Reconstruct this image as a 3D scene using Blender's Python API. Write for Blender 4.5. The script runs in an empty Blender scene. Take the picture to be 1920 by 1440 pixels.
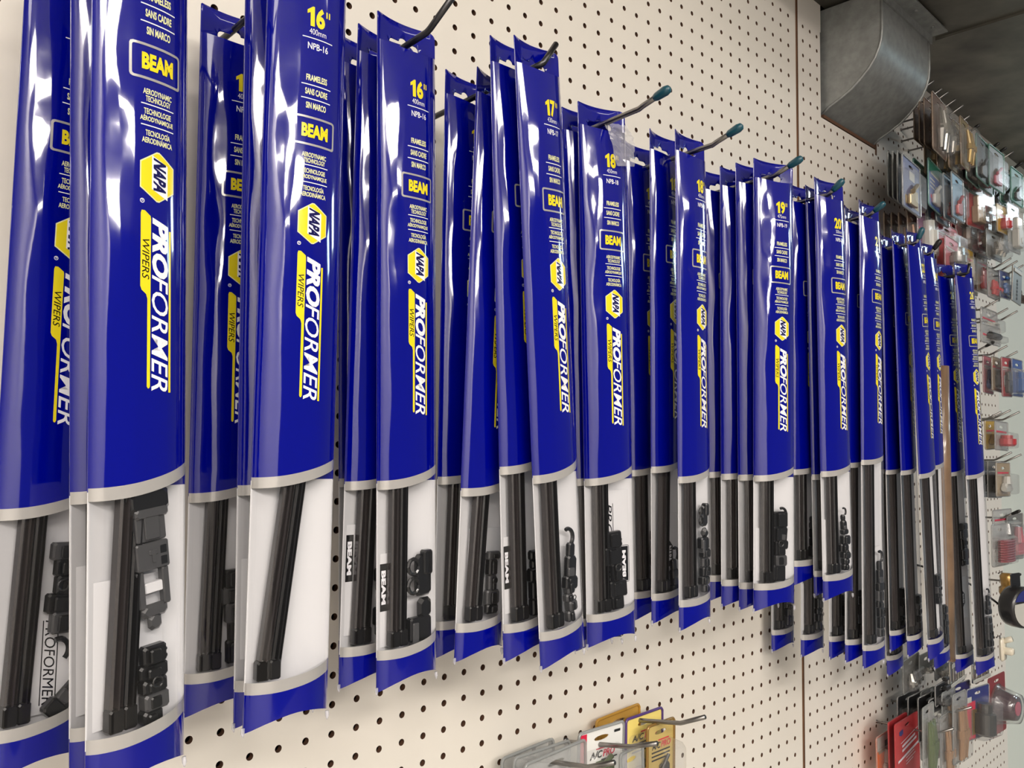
import bpy, bmesh, math, random
import numpy as np
from mathutils import Vector, Matrix

# ------------------------------------------------------------------ camera, world, light, exposure
IN = 0.0254
CAM_Z = 1.55
def W(X, d, Z):
    """wall inches (X along the wall, d out from the wall, Z up) -> metres"""
    return Vector((X * IN, -d * IN, (Z - 10.127) * IN + CAM_Z))

scene = bpy.context.scene
col = scene.collection
YAW, PITCH, ROLL, FPX = 0.780375958, 0.0637818451, 0.0114752512, 1590.53425
F = Vector((math.sin(YAW) * math.cos(PITCH), math.cos(YAW) * math.cos(PITCH), math.sin(PITCH)))
R0 = Vector((math.cos(YAW), -math.sin(YAW), 0.0))
U0 = R0.cross(F)
RR = R0 * math.cos(ROLL) + U0 * math.sin(ROLL)
UU = -R0 * math.sin(ROLL) + U0 * math.cos(ROLL)
cam_data = bpy.data.cameras.new('camera')
cam = bpy.data.objects.new('camera', cam_data)
col.objects.link(cam)
cam_data.sensor_width = 36.0
cam_data.lens = FPX * 36.0 / 1920.0
cam_data.clip_start = 0.02
cam.matrix_world = Matrix(((RR.x, UU.x, -F.x, 0), (RR.y, UU.y, -F.y, 0), (RR.z, UU.z, -F.z, 0), (0, 0, 0, 1)))
cam.location = W(-13.5419, 25.2543, 10.1269)
scene.camera = cam

world = bpy.data.worlds.new('world')
scene.world = world
world.use_nodes = True
world.node_tree.nodes['Background'].inputs[0].default_value = (0.80, 0.84, 0.92, 1)
world.node_tree.nodes['Background'].inputs[1].default_value = 0.17

def area(name, loc, aim, sx, sy, power, color):
    l = bpy.data.lights.new(name, 'AREA')
    l.shape = 'RECTANGLE'; l.size = sx; l.size_y = sy; l.energy = power; l.color = color
    o = bpy.data.objects.new(name, l); col.objects.link(o)
    o.location = loc
    o.rotation_euler = (Vector(aim) - Vector(loc)).to_track_quat('-Z', 'Y').to_euler()
    return o
WARM = (1.0, 0.925, 0.84)
# rows of fluorescent ceiling fixtures over the aisle (they run along the wall)
for i, (x, y, p_) in enumerate([(-1.3, -1.2, 9), (0.3, -1.2, 9), (-1.9, -2.0, 62), (-0.9, -2.55, 76), (0.1, -3.4, 95), (-1.2, -4.4, 110)]):
    area('ceiling_fixture_light', (x, y, 2.72), (x, y + 0.001, 0), 1.2, 0.55 if y < -1.5 else 0.3, p_, WARM)
# cooler fixture further down the aisle, then an added fill lamp
area('cool_fixture_and_fill_light', (4.3, -2.1, 2.66), (4.3, -2.099, 0), 1.2, 0.45, 34, (0.62, 0.88, 1.0))
area('cool_fixture_and_fill_light', (3.9, -1.1, 2.68), (3.9, -1.099, 0), 1.2, 0.30, 20, (0.80, 0.93, 1.0))  # fill lamp added to brighten the far end of the wall

scene.view_settings.view_transform = 'Standard'
scene.view_settings.look = 'None'
scene.view_settings.exposure = -0.08
scene.view_settings.gamma = 1.0
scene.view_settings.use_curve_mapping = False
scene.cycles.max_bounces = 8
scene.cycles.transparent_max_bounces = 16
scene.cycles.caustics_reflective = False
scene.cycles.caustics_refractive = False

# ------------------------------------------------------------------ materials
def lin(c):
    return tuple(((v / 12.92) if v <= 0.04045 else ((v + 0.055) / 1.055) ** 2.4) for v in c)
MATS = {}
def mat(name, rgb, rough=0.4, metal=0.0, coat=0.0, noise=0.0, nscale=40.0, bump=0.0, bscale=60.0, spec=0.5):
    if name in MATS: return MATS[name]
    m = bpy.data.materials.new(name); m.use_nodes = True
    nt = m.node_tree; b = nt.nodes['Principled BSDF']
    c = lin(rgb) + (1,)
    b.inputs['Base Color'].default_value = c
    b.inputs['Roughness'].default_value = rough
    b.inputs['Metallic'].default_value = metal
    b.inputs['Coat Weight'].default_value = coat
    b.inputs['Coat Roughness'].default_value = 0.03
    b.inputs['Specular IOR Level'].default_value = spec
    tc = nt.nodes.new('ShaderNodeTexCoord')
    if noise > 0:
        n = nt.nodes.new('ShaderNodeTexNoise'); n.inputs['Scale'].default_value = nscale; n.inputs['Detail'].default_value = 4
        nt.links.new(tc.outputs['Object'], n.inputs['Vector'])
        r = nt.nodes.new('ShaderNodeValToRGB')
        r.color_ramp.elements[0].position = 0.3; r.color_ramp.elements[1].position = 0.7
        r.color_ramp.elements[0].color = tuple(v * (1 - noise) for v in c[:3]) + (1,)
        r.color_ramp.elements[1].color = tuple(min(1, v * (1 + noise)) for v in c[:3]) + (1,)
        nt.links.new(n.outputs['Fac'], r.inputs['Fac']); nt.links.new(r.outputs['Color'], b.inputs['Base Color'])
    if bump > 0:
        n2 = nt.nodes.new('ShaderNodeTexNoise'); n2.inputs['Scale'].default_value = bscale; n2.inputs['Detail'].default_value = 3
        nt.links.new(tc.outputs['Object'], n2.inputs['Vector'])
        bp = nt.nodes.new('ShaderNodeBump'); bp.inputs['Strength'].default_value = bump; bp.inputs['Distance'].default_value = 0.002
        nt.links.new(n2.outputs['Fac'], bp.inputs['Height']); nt.links.new(bp.outputs['Normal'], b.inputs['Normal'])
    MATS[name] = m
    return m
def clear(name, tint=(1, 1, 1), haze=0.0, rough=0.04, ior=1.5, gloss=1.0):
    """thin clear plastic film: fresnel gloss over a see-through body with a little haze"""
    if name in MATS: return MATS[name]
    m = bpy.data.materials.new(name); m.use_nodes = True
    nt = m.node_tree; nt.nodes.clear()
    out = nt.nodes.new('ShaderNodeOutputMaterial')
    tr = nt.nodes.new('ShaderNodeBsdfTransparent'); tr.inputs[0].default_value = tuple(tint) + (1,)
    df = nt.nodes.new('ShaderNodeBsdfDiffuse'); df.inputs[0].default_value = (0.75 * tint[0], 0.75 * tint[1], 0.75 * tint[2], 1)
    m1 = nt.nodes.new('ShaderNodeMixShader'); m1.inputs[0].default_value = haze
    gl = nt.nodes.new('ShaderNodeBsdfGlossy'); gl.inputs['Roughness'].default_value = rough
    fr = nt.nodes.new('ShaderNodeFresnel'); fr.inputs[0].default_value = ior
    m2 = nt.nodes.new('ShaderNodeMixShader')
    nt.links.new(tr.outputs[0], m1.inputs[1]); nt.links.new(df.outputs[0], m1.inputs[2])
    # a thin sheet reflects alike from both sides, so the index is inverted on back faces
    ge = nt.nodes.new('ShaderNodeNewGeometry'); mr = nt.nodes.new('ShaderNodeMapRange')
    mr.inputs['To Min'].default_value = ior; mr.inputs['To Max'].default_value = 1 / ior
    nt.links.new(ge.outputs['Backfacing'], mr.inputs['Value']); nt.links.new(mr.outputs['Result'], fr.inputs[0])
    nt.links.new(fr.outputs[0], m2.inputs[0]); nt.links.new(m1.outputs[0], m2.inputs[1]); nt.links.new(gl.outputs[0], m2.inputs[2])
    nt.links.new(m2.outputs[0], out.inputs[0])
    MATS[name] = m
    return m

BLUE = mat('blue_print', (0.0, 0.02, 0.48), 0.08, coat=0.75, spec=0.35)
YEL = mat('yellow_ink', (0.88, 0.81, 0.12), 0.16, coat=0.6)
WHT = mat('white_ink', (0.90, 0.90, 0.92), 0.16, coat=0.6)
SIL = mat('silver_ink', (0.66, 0.65, 0.64), 0.24, metal=0.25, coat=0.6)
NAV = mat('navy_ink', (0.02, 0.02, 0.30), 0.12, coat=0.8)
BLK = mat('black_ink', (0.03, 0.03, 0.04), 0.2, coat=0.5)
PALE = mat('pale_yellow_ink', (0.86, 0.86, 0.66), 0.16, coat=0.6)
CARDW = mat('white_card', (0.80, 0.80, 0.81), 0.45)
RUBBER = mat('black_rubber', (0.035, 0.03, 0.03), 0.3, coat=0.1)
SPOIL = mat('dark_spoiler_plastic', (0.16, 0.14, 0.135), 0.22, coat=0.4)
PLAST = mat('black_plastic', (0.05, 0.05, 0.055), 0.30, coat=0.3)
PLAST2 = mat('dark_grey_plastic', (0.25, 0.25, 0.255), 0.32, coat=0.2)
FILM = clear('clear_film', (0.97, 0.97, 0.98), 0.006, 0.035, 1.42)
STEEL = mat('zinc_wire', (0.55, 0.54, 0.53), 0.28, metal=1.0)
DSTEEL = mat('dark_wire', (0.30, 0.30, 0.31), 0.32, metal=0.9)
TEAL = mat('teal_cap', (0.04, 0.27, 0.33), 0.35, coat=0.2)
BCAP = mat('black_cap', (0.03, 0.03, 0.035), 0.4)

# ------------------------------------------------------------------ mesh helpers
def make(name, verts, faces, mats, mi=None, parent=None, smooth=False, normals=None):
    me = bpy.data.meshes.new(name)
    me.from_pydata([tuple(v) for v in verts], [], faces)
    for m in (mats if isinstance(mats, (list, tuple)) else [mats]): me.materials.append(m)
    if mi is not None: me.polygons.foreach_set('material_index', mi)
    if smooth or normals is not None: me.polygons.foreach_set('use_smooth', [True] * len(me.polygons))
    me.update()
    if normals is not None: me.normals_split_custom_set_from_vertices([tuple(n) for n in normals])
    o = bpy.data.objects.new(name, me); col.objects.link(o)
    if parent is not None: o.parent = parent
    return o
def empty(name, loc, label, cat, group=None, rot=None):
    o = bpy.data.objects.new(name, None); o.empty_display_size = 0.02; col.objects.link(o)
    if rot is not None: o.matrix_world = Matrix.Translation(loc) @ rot
    else: o.location = loc
    o['label'] = label; o['category'] = cat
    if group: o['group'] = group
    return o
def tag(o, label, cat, group=None):
    o['label'] = label; o['category'] = cat
    if group: o['group'] = group
    return o
class MB:
    """collects shapes (inches) into one mesh"""
    def __init__(s): s.v = []; s.f = []; s.m = []
    def add(s, v, f, m=0):
        k = len(s.v); s.v += [tuple(x) for x in v]; s.f += [tuple(i + k for i in q) for q in f]; s.m += [m] * len(f)
    def box(s, x0, x1, y0, y1, z0, z1, m=0, ch=0.0, rot=None):
        if ch <= 0:
            v = [(x, y, z) for z in (z0, z1) for y in (y0, y1) for x in (x0, x1)]
            f = [(0, 2, 3, 1), (4, 5, 7, 6), (0, 1, 5, 4), (2, 6, 7, 3), (0, 4, 6, 2), (1, 3, 7, 5)]
        else:
            c = min(ch, (x1 - x0) / 2.2, (z1 - z0) / 2.2, abs(y1 - y0) / 2.2)
            ring = [(x0 + c, z0), (x1 - c, z0), (x1, z0 + c), (x1, z1 - c), (x1 - c, z1), (x0 + c, z1), (x0, z1 - c), (x0, z0 + c)]
            xc, zc = (x0 + x1) / 2, (z0 + z1) / 2
            def ins(r): return [(x + (c * .7 if x < xc else -c * .7), z + (c * .7 if z < zc else -c * .7)) for x, z in r]
            L = [(ins(ring), y0), (ring, y0 + c), (ring, y1 - c), (ins(ring), y1)]
            v = [(x, y, z) for r, y in L for x, z in r]
            f = []
            for k in range(3):
                for i in range(8):
                    j = (i + 1) % 8; f.append((k * 8 + i, k * 8 + j, (k + 1) * 8 + j, (k + 1) * 8 + i))
            f.append(tuple(range(7, -1, -1))); f.append(tuple(range(24, 32)))
        if rot is not None:
            cx, cz, a = rot; ca, sa = math.cos(a), math.sin(a)
            v = [(cx + (x - cx) * ca - (z - cz) * sa, y, cz + (x - cx) * sa + (z - cz) * ca) for x, y, z in v]
        s.add(v, f, m)
    def tube(s, pts, r, n=8, m=0, cap=True):
        pts = [Vector(q) for q in pts]; rs = r if isinstance(r, (list, tuple)) else [r] * len(pts)
        v = []; f = []; up = None
        for i, q in enumerate(pts):
            t = (pts[min(i + 1, len(pts) - 1)] - pts[max(i - 1, 0)]).normalized()
            if up is None:
                up = t.cross(Vector((0.3, 0.2, 1)));
                if up.length < 1e-3: up = t.cross(Vector((1, 0, 0)))
            up = (up - t * up.dot(t)).normalized(); b = t.cross(up)
            for k in range(n):
                a = 2 * math.pi * k / n; v.append(q + (up * math.cos(a) + b * math.sin(a)) * rs[i])
        for i in range(len(pts) - 1):
            for k in range(n):
                j = (k + 1) % n; f.append((i * n + k, i * n + j, (i + 1) * n + j, (i + 1) * n + k))
        if cap: f.append(tuple(range(n - 1, -1, -1))); f.append(tuple(range((len(pts) - 1) * n, len(pts) * n)))
        s.add(v, f, m)
    def prism(s, poly, y0, y1, m=0):
        """polygon in x,z extruded along y"""
        n = len(poly); v = [(x, y0, z) for x, z in poly] + [(x, y1, z) for x, z in poly]
        f = [tuple(range(n)), tuple(range(2 * n - 1, n - 1, -1))] + [(i, i + n, (i + 1) % n + n, (i + 1) % n) for i in range(n)]
        s.add(v, f, m)
    def build(s, name, mats, parent=None, smooth=False, scale=IN, offset=(0, 0, 0)):
        v = [((x + offset[0]) * scale, (y + offset[1]) * scale, (z + offset[2]) * scale) for x, y, z in s.v]
        return make(name, v, s.f, mats, s.m, parent, smooth)

# ------------------------------------------------------------------ lettering
TXT = {}
def text2d(body, bold=0.0, shear=0.0):
    key = (body, bold, shear)
    if key in TXT: return TXT[key]
    c = bpy.data.curves.new('t', 'FONT'); c.body = body; c.offset = bold; c.shear = shear; c.resolution_u = 3
    o = bpy.data.objects.new('t', c); col.objects.link(o)
    dg = bpy.context.evaluated_depsgraph_get(); dg.update()
    me = o.evaluated_get(dg).to_mesh()
    v = np.array([(q.co.x, q.co.y) for q in me.vertices]); f = [tuple(p.vertices) for p in me.polygons]
    o.evaluated_get(dg).to_mesh_clear()
    bpy.data.objects.remove(o); bpy.data.curves.remove(c)
    v = (v - v.min(0)) / (v.max(0) - v.min(0))
    TXT[key] = (v, f)
    return TXT[key]
class Flat:
    """flat artwork: points (u, zt) with zt measured downward, one material index per face, one layer per point"""
    def __init__(s): s.v = []; s.f = []; s.m = []; s.e = []
    def add(s, v, f, m, e):
        k = len(s.v); s.v += [(float(a), float(b)) for a, b in v]; s.e += [e] * len(v)
        s.f += [tuple(i + k for i in q) for q in f]; s.m += [m] * len(f)
    def text(s, body, u0, u1, z0, z1, m, bold=0.0, shear=0.0, down=False, e=2):
        """upright text in the box; down=True reads downward (turned a quarter turn clockwise)"""
        v, f = text2d(body, bold, shear)
        if down: q = [(u0 + b * (u1 - u0), z0 + a * (z1 - z0)) for a, b in v]
        else: q = [(u0 + a * (u1 - u0), z1 - b * (z1 - z0)) for a, b in v]
        s.add(q, f, m, e)
    def rect(s, u0, u1, z0, z1, m, e=1): s.add([(u0, z0), (u1, z0), (u1, z1), (u0, z1)], [(0, 1, 2, 3)], m, e)
    def poly(s, pts, m, e=1): s.add(pts, [tuple(range(len(pts)))], m, e)
    def frame(s, u0, u1, z0, z1, w, m, e=1, c=0.07):
        def ring(a0, a1, b0, b1, c): return [(a0 + c, b0), (a1 - c, b0), (a1 - c * .3, b0 + c * .3), (a1, b0 + c), (a1, b1 - c), (a1 - c * .3, b1 - c * .3), (a1 - c, b1), (a0 + c, b1), (a0 + c * .3, b1 - c * .3), (a0, b1 - c), (a0, b0 + c), (a0 + c * .3, b0 + c * .3)]
        o = ring(u0, u1, z0, z1, c); i = ring(u0 + w, u1 - w, z0 + w, z1 - w, c * .6); n = len(o)
        s.add(o + i, [(k, (k + 1) % n, (k + 1) % n + n, k + n) for k in range(n)], m, e)

# ------------------------------------------------------------------ the room
def struct(o): o['kind'] = 'structure'; return o
BOARD = mat('pegboard_paint', (0.85, 0.83, 0.795), 0.42, noise=0.03, nscale=3.0, bump=0.10, bscale=9.0)
BOARD2 = mat('pegboard_paint_far', (0.85, 0.83, 0.80), 0.42, noise=0.04, nscale=3.0, bump=0.10, bscale=9.0)
HARDB = mat('raw_hardboard', (0.34, 0.23, 0.16), 0.85, noise=0.2, nscale=200)
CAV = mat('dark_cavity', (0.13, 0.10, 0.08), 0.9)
WOOD = mat('brown_wood', (0.42, 0.29, 0.19), 0.7, noise=0.25, nscale=30)
PAINT = mat('pale_green_grey_paint', (0.80, 0.82, 0.79), 0.5, noise=0.03, nscale=2.0, bump=0.12, bscale=12.0)
CEIL = mat('ceiling_white', (0.86, 0.85, 0.82), 0.8)
FLOORM = mat('floor_vinyl', (0.52, 0.50, 0.47), 0.4, noise=0.1, nscale=4)
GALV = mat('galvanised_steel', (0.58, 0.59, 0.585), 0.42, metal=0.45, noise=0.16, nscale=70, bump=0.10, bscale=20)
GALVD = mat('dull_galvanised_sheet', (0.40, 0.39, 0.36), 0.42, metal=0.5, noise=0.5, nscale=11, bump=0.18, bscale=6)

def pegboard(name, c0, c1, x0, x1, k0, k1, z0, z1, m, skip=None):
    NS = 16; r = 0.124; P = 0.984; T = 0.22
    sq = []
    for i in range(NS):
        a = 2 * math.pi * i / NS; c, s_ = math.cos(a), math.sin(a); q = max(abs(c), abs(s_)); sq.append((c / q * .5, s_ / q * .5 * P))
    ci = [(r * math.cos(2 * math.pi * i / NS), r * math.sin(2 * math.pi * i / NS)) for i in range(NS)]
    tmpl = [(a, 0, b) for a, b in sq] + [(a, 0, b) for a, b in ci] + [(a, T, b) for a, b in ci]
    tf = [(i, (i + 1) % NS, (i + 1) % NS + NS, i + NS) for i in range(NS)] + [(i + NS, (i + 1) % NS + NS, (i + 1) % NS + 2 * NS, i + 2 * NS) for i in range(NS)]
    tm = [0] * NS + [1] * NS
    tmpl = np.array(tmpl); tfa = np.array(tf)
    cells = [(c, k) for c in range(c0, c1 + 1) for k in range(k0, k1 + 1) if not (skip and skip(c, k * P))]
    V = np.concatenate([tmpl + np.array([c, 0, k * P]) for c, k in cells])
    Fc = np.concatenate([tfa + i * len(tmpl) for i in range(len(cells))])
    v = [tuple(q) for q in V]; f = [tuple(int(a) for a in q) for q in Fc]; mi = tm * len(cells)
    xe0, xe1, ze0, ze1 = c0 - .5, c1 + .5, (k0 - .5) * P, (k1 + .5) * P
    def quad(a, b, c, d):
        k = len(v); v.extend([(a, 0, c), (b, 0, c), (b, 0, d), (a, 0, d)]); f.append((k, k + 1, k + 2, k + 3)); mi.append(0)
    if x0 < xe0: quad(x0, xe0, z0, z1)
    if x1 > xe1: quad(xe1, x1, z0, z1)
    quad(xe0, xe1, z0, ze0)
    if skip is None: quad(xe0, xe1, ze1, z1)
    else: quad(xe0, 40.6, ze1, z1); quad(49.6, xe1, ze1, z1)
    for a in (x0, x1):   # cut edges of the sheet
        k = len(v); v.extend([(a, 0, z0), (a, T, z0), (a, T, z1), (a, 0, z1)]); f.append((k, k + 1, k + 2, k + 3)); mi.append(1)
    v = [((x) * IN, y * IN, (z - 10.127) * IN + CAM_Z) for x, y, z in v]
    return struct(make(name, v, f, [m, HARDB], mi))
pegboard('wall_back', -24, 36, -24.6, 36.98, -22, 38, -51, 39.8, BOARD)
pegboard('wall_back_far', 38, 77, 37.30, 78.2, -22, 38, -51, 39.8, BOARD2, skip=lambda c, z: 40.6 < c < 49.6 and z > 32.3)
def slab(name, X0, X1, d0, d1, Z0, Z1, m):
    b = MB(); a = W(X0, d0, Z0); c = W(X1, d1, Z1)
    b.box(min(a.x, c.x), max(a.x, c.x), min(a.y, c.y), max(a.y, c.y), a.z, c.z)
    return struct(b.build(name, m, scale=1))
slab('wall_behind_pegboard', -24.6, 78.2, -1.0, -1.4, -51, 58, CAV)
slab('trim_1', 36.99, 37.29, -.06, -.9, -51, 39.8, WOOD)
slab('wall_right', 78.2, 190, 0.0, -1.0, -51, 58, PAINT)
slab('ceiling', -190, 190, -1.4, 190, 57.4, 59, CEIL)
slab('floor', -190, 190, -1.4, 190, -52, -51, FLOORM)
slab('reflector_wall_left', -76, -75, -1.4, 190, -51, 57.4, mat('reflector_white', (0.86, 0.85, 0.84), 0.7))  # unseen white reflector, added for the pale haze on the sleeves' left faces
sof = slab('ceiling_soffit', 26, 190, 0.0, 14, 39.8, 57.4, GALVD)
# standing seams on the underside of the soffit
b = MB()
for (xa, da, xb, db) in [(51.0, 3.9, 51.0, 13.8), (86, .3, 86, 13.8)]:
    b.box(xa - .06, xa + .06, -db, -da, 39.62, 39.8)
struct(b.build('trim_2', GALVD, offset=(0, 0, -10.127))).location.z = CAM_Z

# galvanised elbow duct coming out of the pegboard and turning up into the soffit
prof = [(-.3, 32.25), (0.35, 32.75), (1.11, 33.1), (1.9, 33.55), (2.5, 34.05), (3.05, 34.6), (3.45, 35.15), (3.72, 35.75), (3.87, 36.3), (3.93, 37.0), (3.93, 39.62)]
elbow = empty('duct_elbow', W(45.2, 0, 32.3), 'curved galvanised metal duct elbow turning from the pegboard up to the soffit', 'duct')
def eb(mbx, name, m, smooth=False):
    return mbx.build(name, m, elbow, smooth, offset=(-45.2, 0, -32.3))
b = MB(); v = []
for X in (41.0, 49.4):
    v += [(X, -d, z) for d, z in prof]
n = len(prof); b.add(v, [(i, i + 1, n + i + 1, n + i) for i in range(n - 1)])
o = eb(b, 'curved_face', GALV, True)
b = MB()
for X in (41.0, 49.4):
    v = [(X, -d, z) for d, z in prof] + [(X, .3, 39.62)]
    b = MB(); b.add(v, [tuple(range(len(v)))]); eb(b, 'side_panel', GALV)
    b = MB(); b.tube([(X, -d - .02, z) for d, z in prof], .09, 8); eb(b, 'edge_seam', GALV, True)
b = MB(); b.box(40.8, 49.9, -5.1, -3.9, 39.5, 39.62); b.box(40.8, 49.9, -4.05, -3.94, 38.95, 39.5)
for X in (42.2, 45.2, 48.4): b.tube([(X, -4.6, 39.36), (X, -4.6, 39.5)], .13, 8)
eb(b, 'flange', GALV)
b = MB()
b.box(40.9, 49.5, -.02, .25, 32.05, 32.28); b.box(49.42, 49.7, -.02, .25, 31.6, 39.6)
eb(b, 'raw_cut_edge', HARDB)

# ------------------------------------------------------------------ blue wiper blade sleeves
PW = 2.25; HB = 0.45; BB = 0.22
US = np.array([-1, -.95, -.87, -.75, -.62, -.5, -.4, -.3, -.2, -.1, 0, .1, .2, .3, .4, .5, .62, .75, .87, .95, 1]) * PW / 2
ROWS = np.arange(1.2, 13.61, .31)
def hfun(u, zt, ph, amp):
    t = np.clip(2 * u / PW, -1, 1)
    base = np.interp(t, [-1, -.95, -.87, -.75, -.62, -.5, -.35, -.2, 0, .2, .35, .5, .62, .75, .87, .95, 1],
                     [0, .17, .36, .55, .71, .84, .935, .98, 1, .985, .935, .84, .72, .55, .36, .17, 0]) * HB
    base = base * (.82 + .18 * np.clip((zt - .85) / 2.2, 0, 1))
    wl = np.exp(-((t + .58) / .26) ** 2)
    e = np.clip(1 - np.abs(t) ** 6, 0, 1)
    k = ph
    ww = (.95 * np.sin(zt * .85 + k + 2.2 * t) + .5 * np.sin(zt * 1.9 + 1.7 * k - 2 * t) + .12 * np.sin(zt * 4.3 + 3.1 * k + 3 * t))
    fade = .25 + .75 * np.exp(-((zt - 5.2) / 3.6) ** 2)
    long_ = .007 * np.sin(zt * .35 + 2.3 * k + 2.5 * t) + .002 * np.sin(zt * .8 + k * .7 - 5 * t)
    return base + e * (amp * .030 * wl * ww * fade + amp * .0008 * np.sin(zt * 3.3 + k * 5 + 5 * t) + long_)
NUMS = {15: '380mm', 16: '400mm', 17: '430mm', 18: '450mm', 19: '475mm', 20: '500mm', 21: '530mm', 22: '550mm', 24: '600mm', 26: '650mm'}
LABELS = {}
def label_art(num):
    if num in LABELS: return LABELS[num]
    A = Flat(); c = .10
    if num < 20:
        A.poly([(c - .30, 2.10), (c - .15, 1.98), (c - .10, 1.98), (c - .10, 2.52), (c - .215, 2.52), (c - .215, 2.15), (c - .30, 2.20)], 1, 2)
        A.text(str(num)[1], c - .06, c + .20, 1.97, 2.53, 1, bold=.045)
    else: A.text(str(num), c - .32, c + .20, 1.98, 2.52, 1, bold=.04)
    A.rect(c + .24, c + .28, 2.0, 2.17, 1); A.rect(c + .32, c + .36, 2.0, 2.17, 1)
    A.text(NUMS[num], c - .24, c + .24, 2.58, 2.74, 2, bold=-.005)
    A.rect(c - .42, c + .44, 2.83, 2.855, 2)
    A.text('NPB-%d' % num, c - .28, c + .30, 2.97, 3.15, 2, bold=.012)
    A.text('FRAMELESS', c - .30, c + .30, 3.83, 4.00, 6, bold=.03)
    A.rect(c - .42, c + .42, 4.09, 4.115, 2)
    A.text('SANS CADRE', c - .32, c + .32, 4.20, 4.37, 6, bold=.03)
    A.rect(c - .42, c + .42, 4.46, 4.485, 2)
    A.text('SIN MARCO', c - .29, c + .29, 4.57, 4.74, 6, bold=.03)
    A.frame(c - .64, c + .58, 4.94, 5.71, .055, 3, e=2)
    A.text('BEAM', c - .39, c + .37, 5.14, 5.50, 1, bold=.05, e=3)
    for t_, z in (('AERODYNAMIC', 5.90), ('TECHNOLOGY', 6.05)): A.text(t_, c - .36 + (.06 if 'Y' == t_[-1] else 0), c + .34 - (.03 if 'Y' == t_[-1] else 0), z, z + .125, 6, bold=.025)
    A.rect(c - .40, c + .40, 6.22, 6.242, 2)
    A.text('TECHNOLOGIE', c - .34, c + .32, 6.32, 6.445, 6, bold=.025)
    A.text('A\u00c9RODYNAMIQUE', c - .42, c + .38, 6.46, 6.61, 6, bold=.025)
    A.rect(c - .40, c + .40, 6.67, 6.692, 2)
    A.text('TECNOLOG\u00cdA', c - .30, c + .30, 6.75, 6.90, 6, bold=.025)
    A.text('AERODIN\u00c1MICA', c - .38, c + .36, 6.91, 7.06, 6, bold=.025)
    # hexagon emblem
    def hexa(w, h, cz): return [(c - w, cz - h * .52), (c - w * .08, cz - h), (c + w * .08, cz - h), (c + w, cz - h * .52), (c + w, cz + h * .52), (c + w * .08, cz + h), (c - w * .08, cz + h), (c - w, cz + h * .52)]
    A.poly(hexa(.415, .535, 7.74), 6, 1); A.poly(hexa(.39, .505, 7.74), 1, 2)
    A.poly([(c - .15, 7.30), (c + .24, 7.46), (c + .24, 8.20), (c - .15, 8.02)], 2, 3)
    v, f = text2d('NAPA', .05, 0)
    A.add([(c - .115 + b_ * .31, 7.36 + a * .70 + b_ * .10 - .02) for a, b_ in v], f, 4, 4)
    # small registered mark
    ring = [(c - .36 + .05 * math.cos(a), 8.30 + .05 * math.sin(a)) for a in [k * math.pi / 6 for k in range(12)]]
    ring2 = [(c - .36 + .036 * math.cos(a), 8.30 + .036 * math.sin(a)) for a in [k * math.pi / 6 for k in range(12)]]
    A.add(ring + ring2, [(k, (k + 1) % 12, (k + 1) % 12 + 12, k + 12) for k in range(12)], 2, 1)
    A.text('R', c - .38, c - .34, 8.275, 8.325, 2, down=True, e=1)
    # bar, product name and second word
    bar = [(c - .39, 8.56), (c - .37, 8.50), (c - .30, 8.50), (c - .17, 8.60), (c - .16, 8.66), (c - .16, 12.20), (c - .18, 12.24), (c - .21, 12.24), (c - .23, 12.20), (c - .23, 10.36), (c - .26, 10.26), (c - .36, 10.18), (c - .39, 10.10)]
    A.poly([(u_, z_) for u_, z_ in bar], 1, 1)
    A.text('WIPERS', c - .355, c - .195, 9.10, 9.95, 5, bold=.0, shear=.25, down=True, e=2)
    A.text('PRO', c - .13, c + .27, 8.62, 9.90, 2, bold=.05, shear=.30, down=True, e=1)
    A.text('FORMER', c - .13, c + .27, 9.84, 12.30, 2, bold=.006, shear=.30, down=True, e=1)
    A.rect(c + .29, c + .345, 8.85, 12.32, 1, 1)
    bm = bmesh.new()
    vs = [bm.verts.new((a, b_, e_)) for (a, b_), e_ in zip(A.v, A.e)]
    fs = []
    for f_, m_ in zip(A.f, A.m):
        try: q = bm.faces.new([vs[i] for i in f_]); q.material_index = m_
        except ValueError: pass
    for u_ in US:
        if -.75 < u_ < .75: bmesh.ops.bisect_plane(bm, geom=bm.verts[:] + bm.edges[:] + bm.faces[:], dist=1e-5, plane_co=(u_, 0, 0), plane_no=(1, 0, 0))
    for z_ in ROWS: bmesh.ops.bisect_plane(bm, geom=bm.verts[:] + bm.edges[:] + bm.faces[:], dist=1e-5, plane_co=(0, z_, 0), plane_no=(0, 1, 0))
    bm.verts.index_update()
    V = np.array([tuple(q.co) for q in bm.verts]); Fc = [tuple(q.index for q in f_.verts) for f_ in bm.faces]; mi = [f_.material_index for f_ in bm.faces]
    # make every face look outward (u right, zt down -> front is the clockwise side)
    F2 = []
    for f_ in Fc:
        p_ = V[list(f_)]; a_ = sum(p_[i][0] * p_[(i + 1) % len(p_)][1] - p_[(i + 1) % len(p_)][0] * p_[i][1] for i in range(len(p_)))
        F2.append(f_ if a_ < 0 else f_[::-1])
    bm.free()
    LABELS[num] = (V, F2, mi)
    return LABELS[num]

def T_(u): return 2 * u / PW
def z_band(u): t = (T_(u) + 1) / 2; return 14.27 - .46 * t ** 1.8
def z_low(u, H): t = (T_(u) + 1) / 2; return H - 1.22 - .30 * t ** 1.8
def z_bot(u, H): return H - .30 * (1 - T_(u) ** 2) - .10 * (T_(u) + 1)
def z_top(u): return .88 + .20 * (1 - T_(u) ** 2)

def grid_idx(rows, cols, k0=0):
    return [(k0 + r * cols + c, k0 + (r + 1) * cols + c, k0 + (r + 1) * cols + c + 1, k0 + r * cols + c + 1) for r in range(rows - 1) for c in range(cols - 1)]

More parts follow.
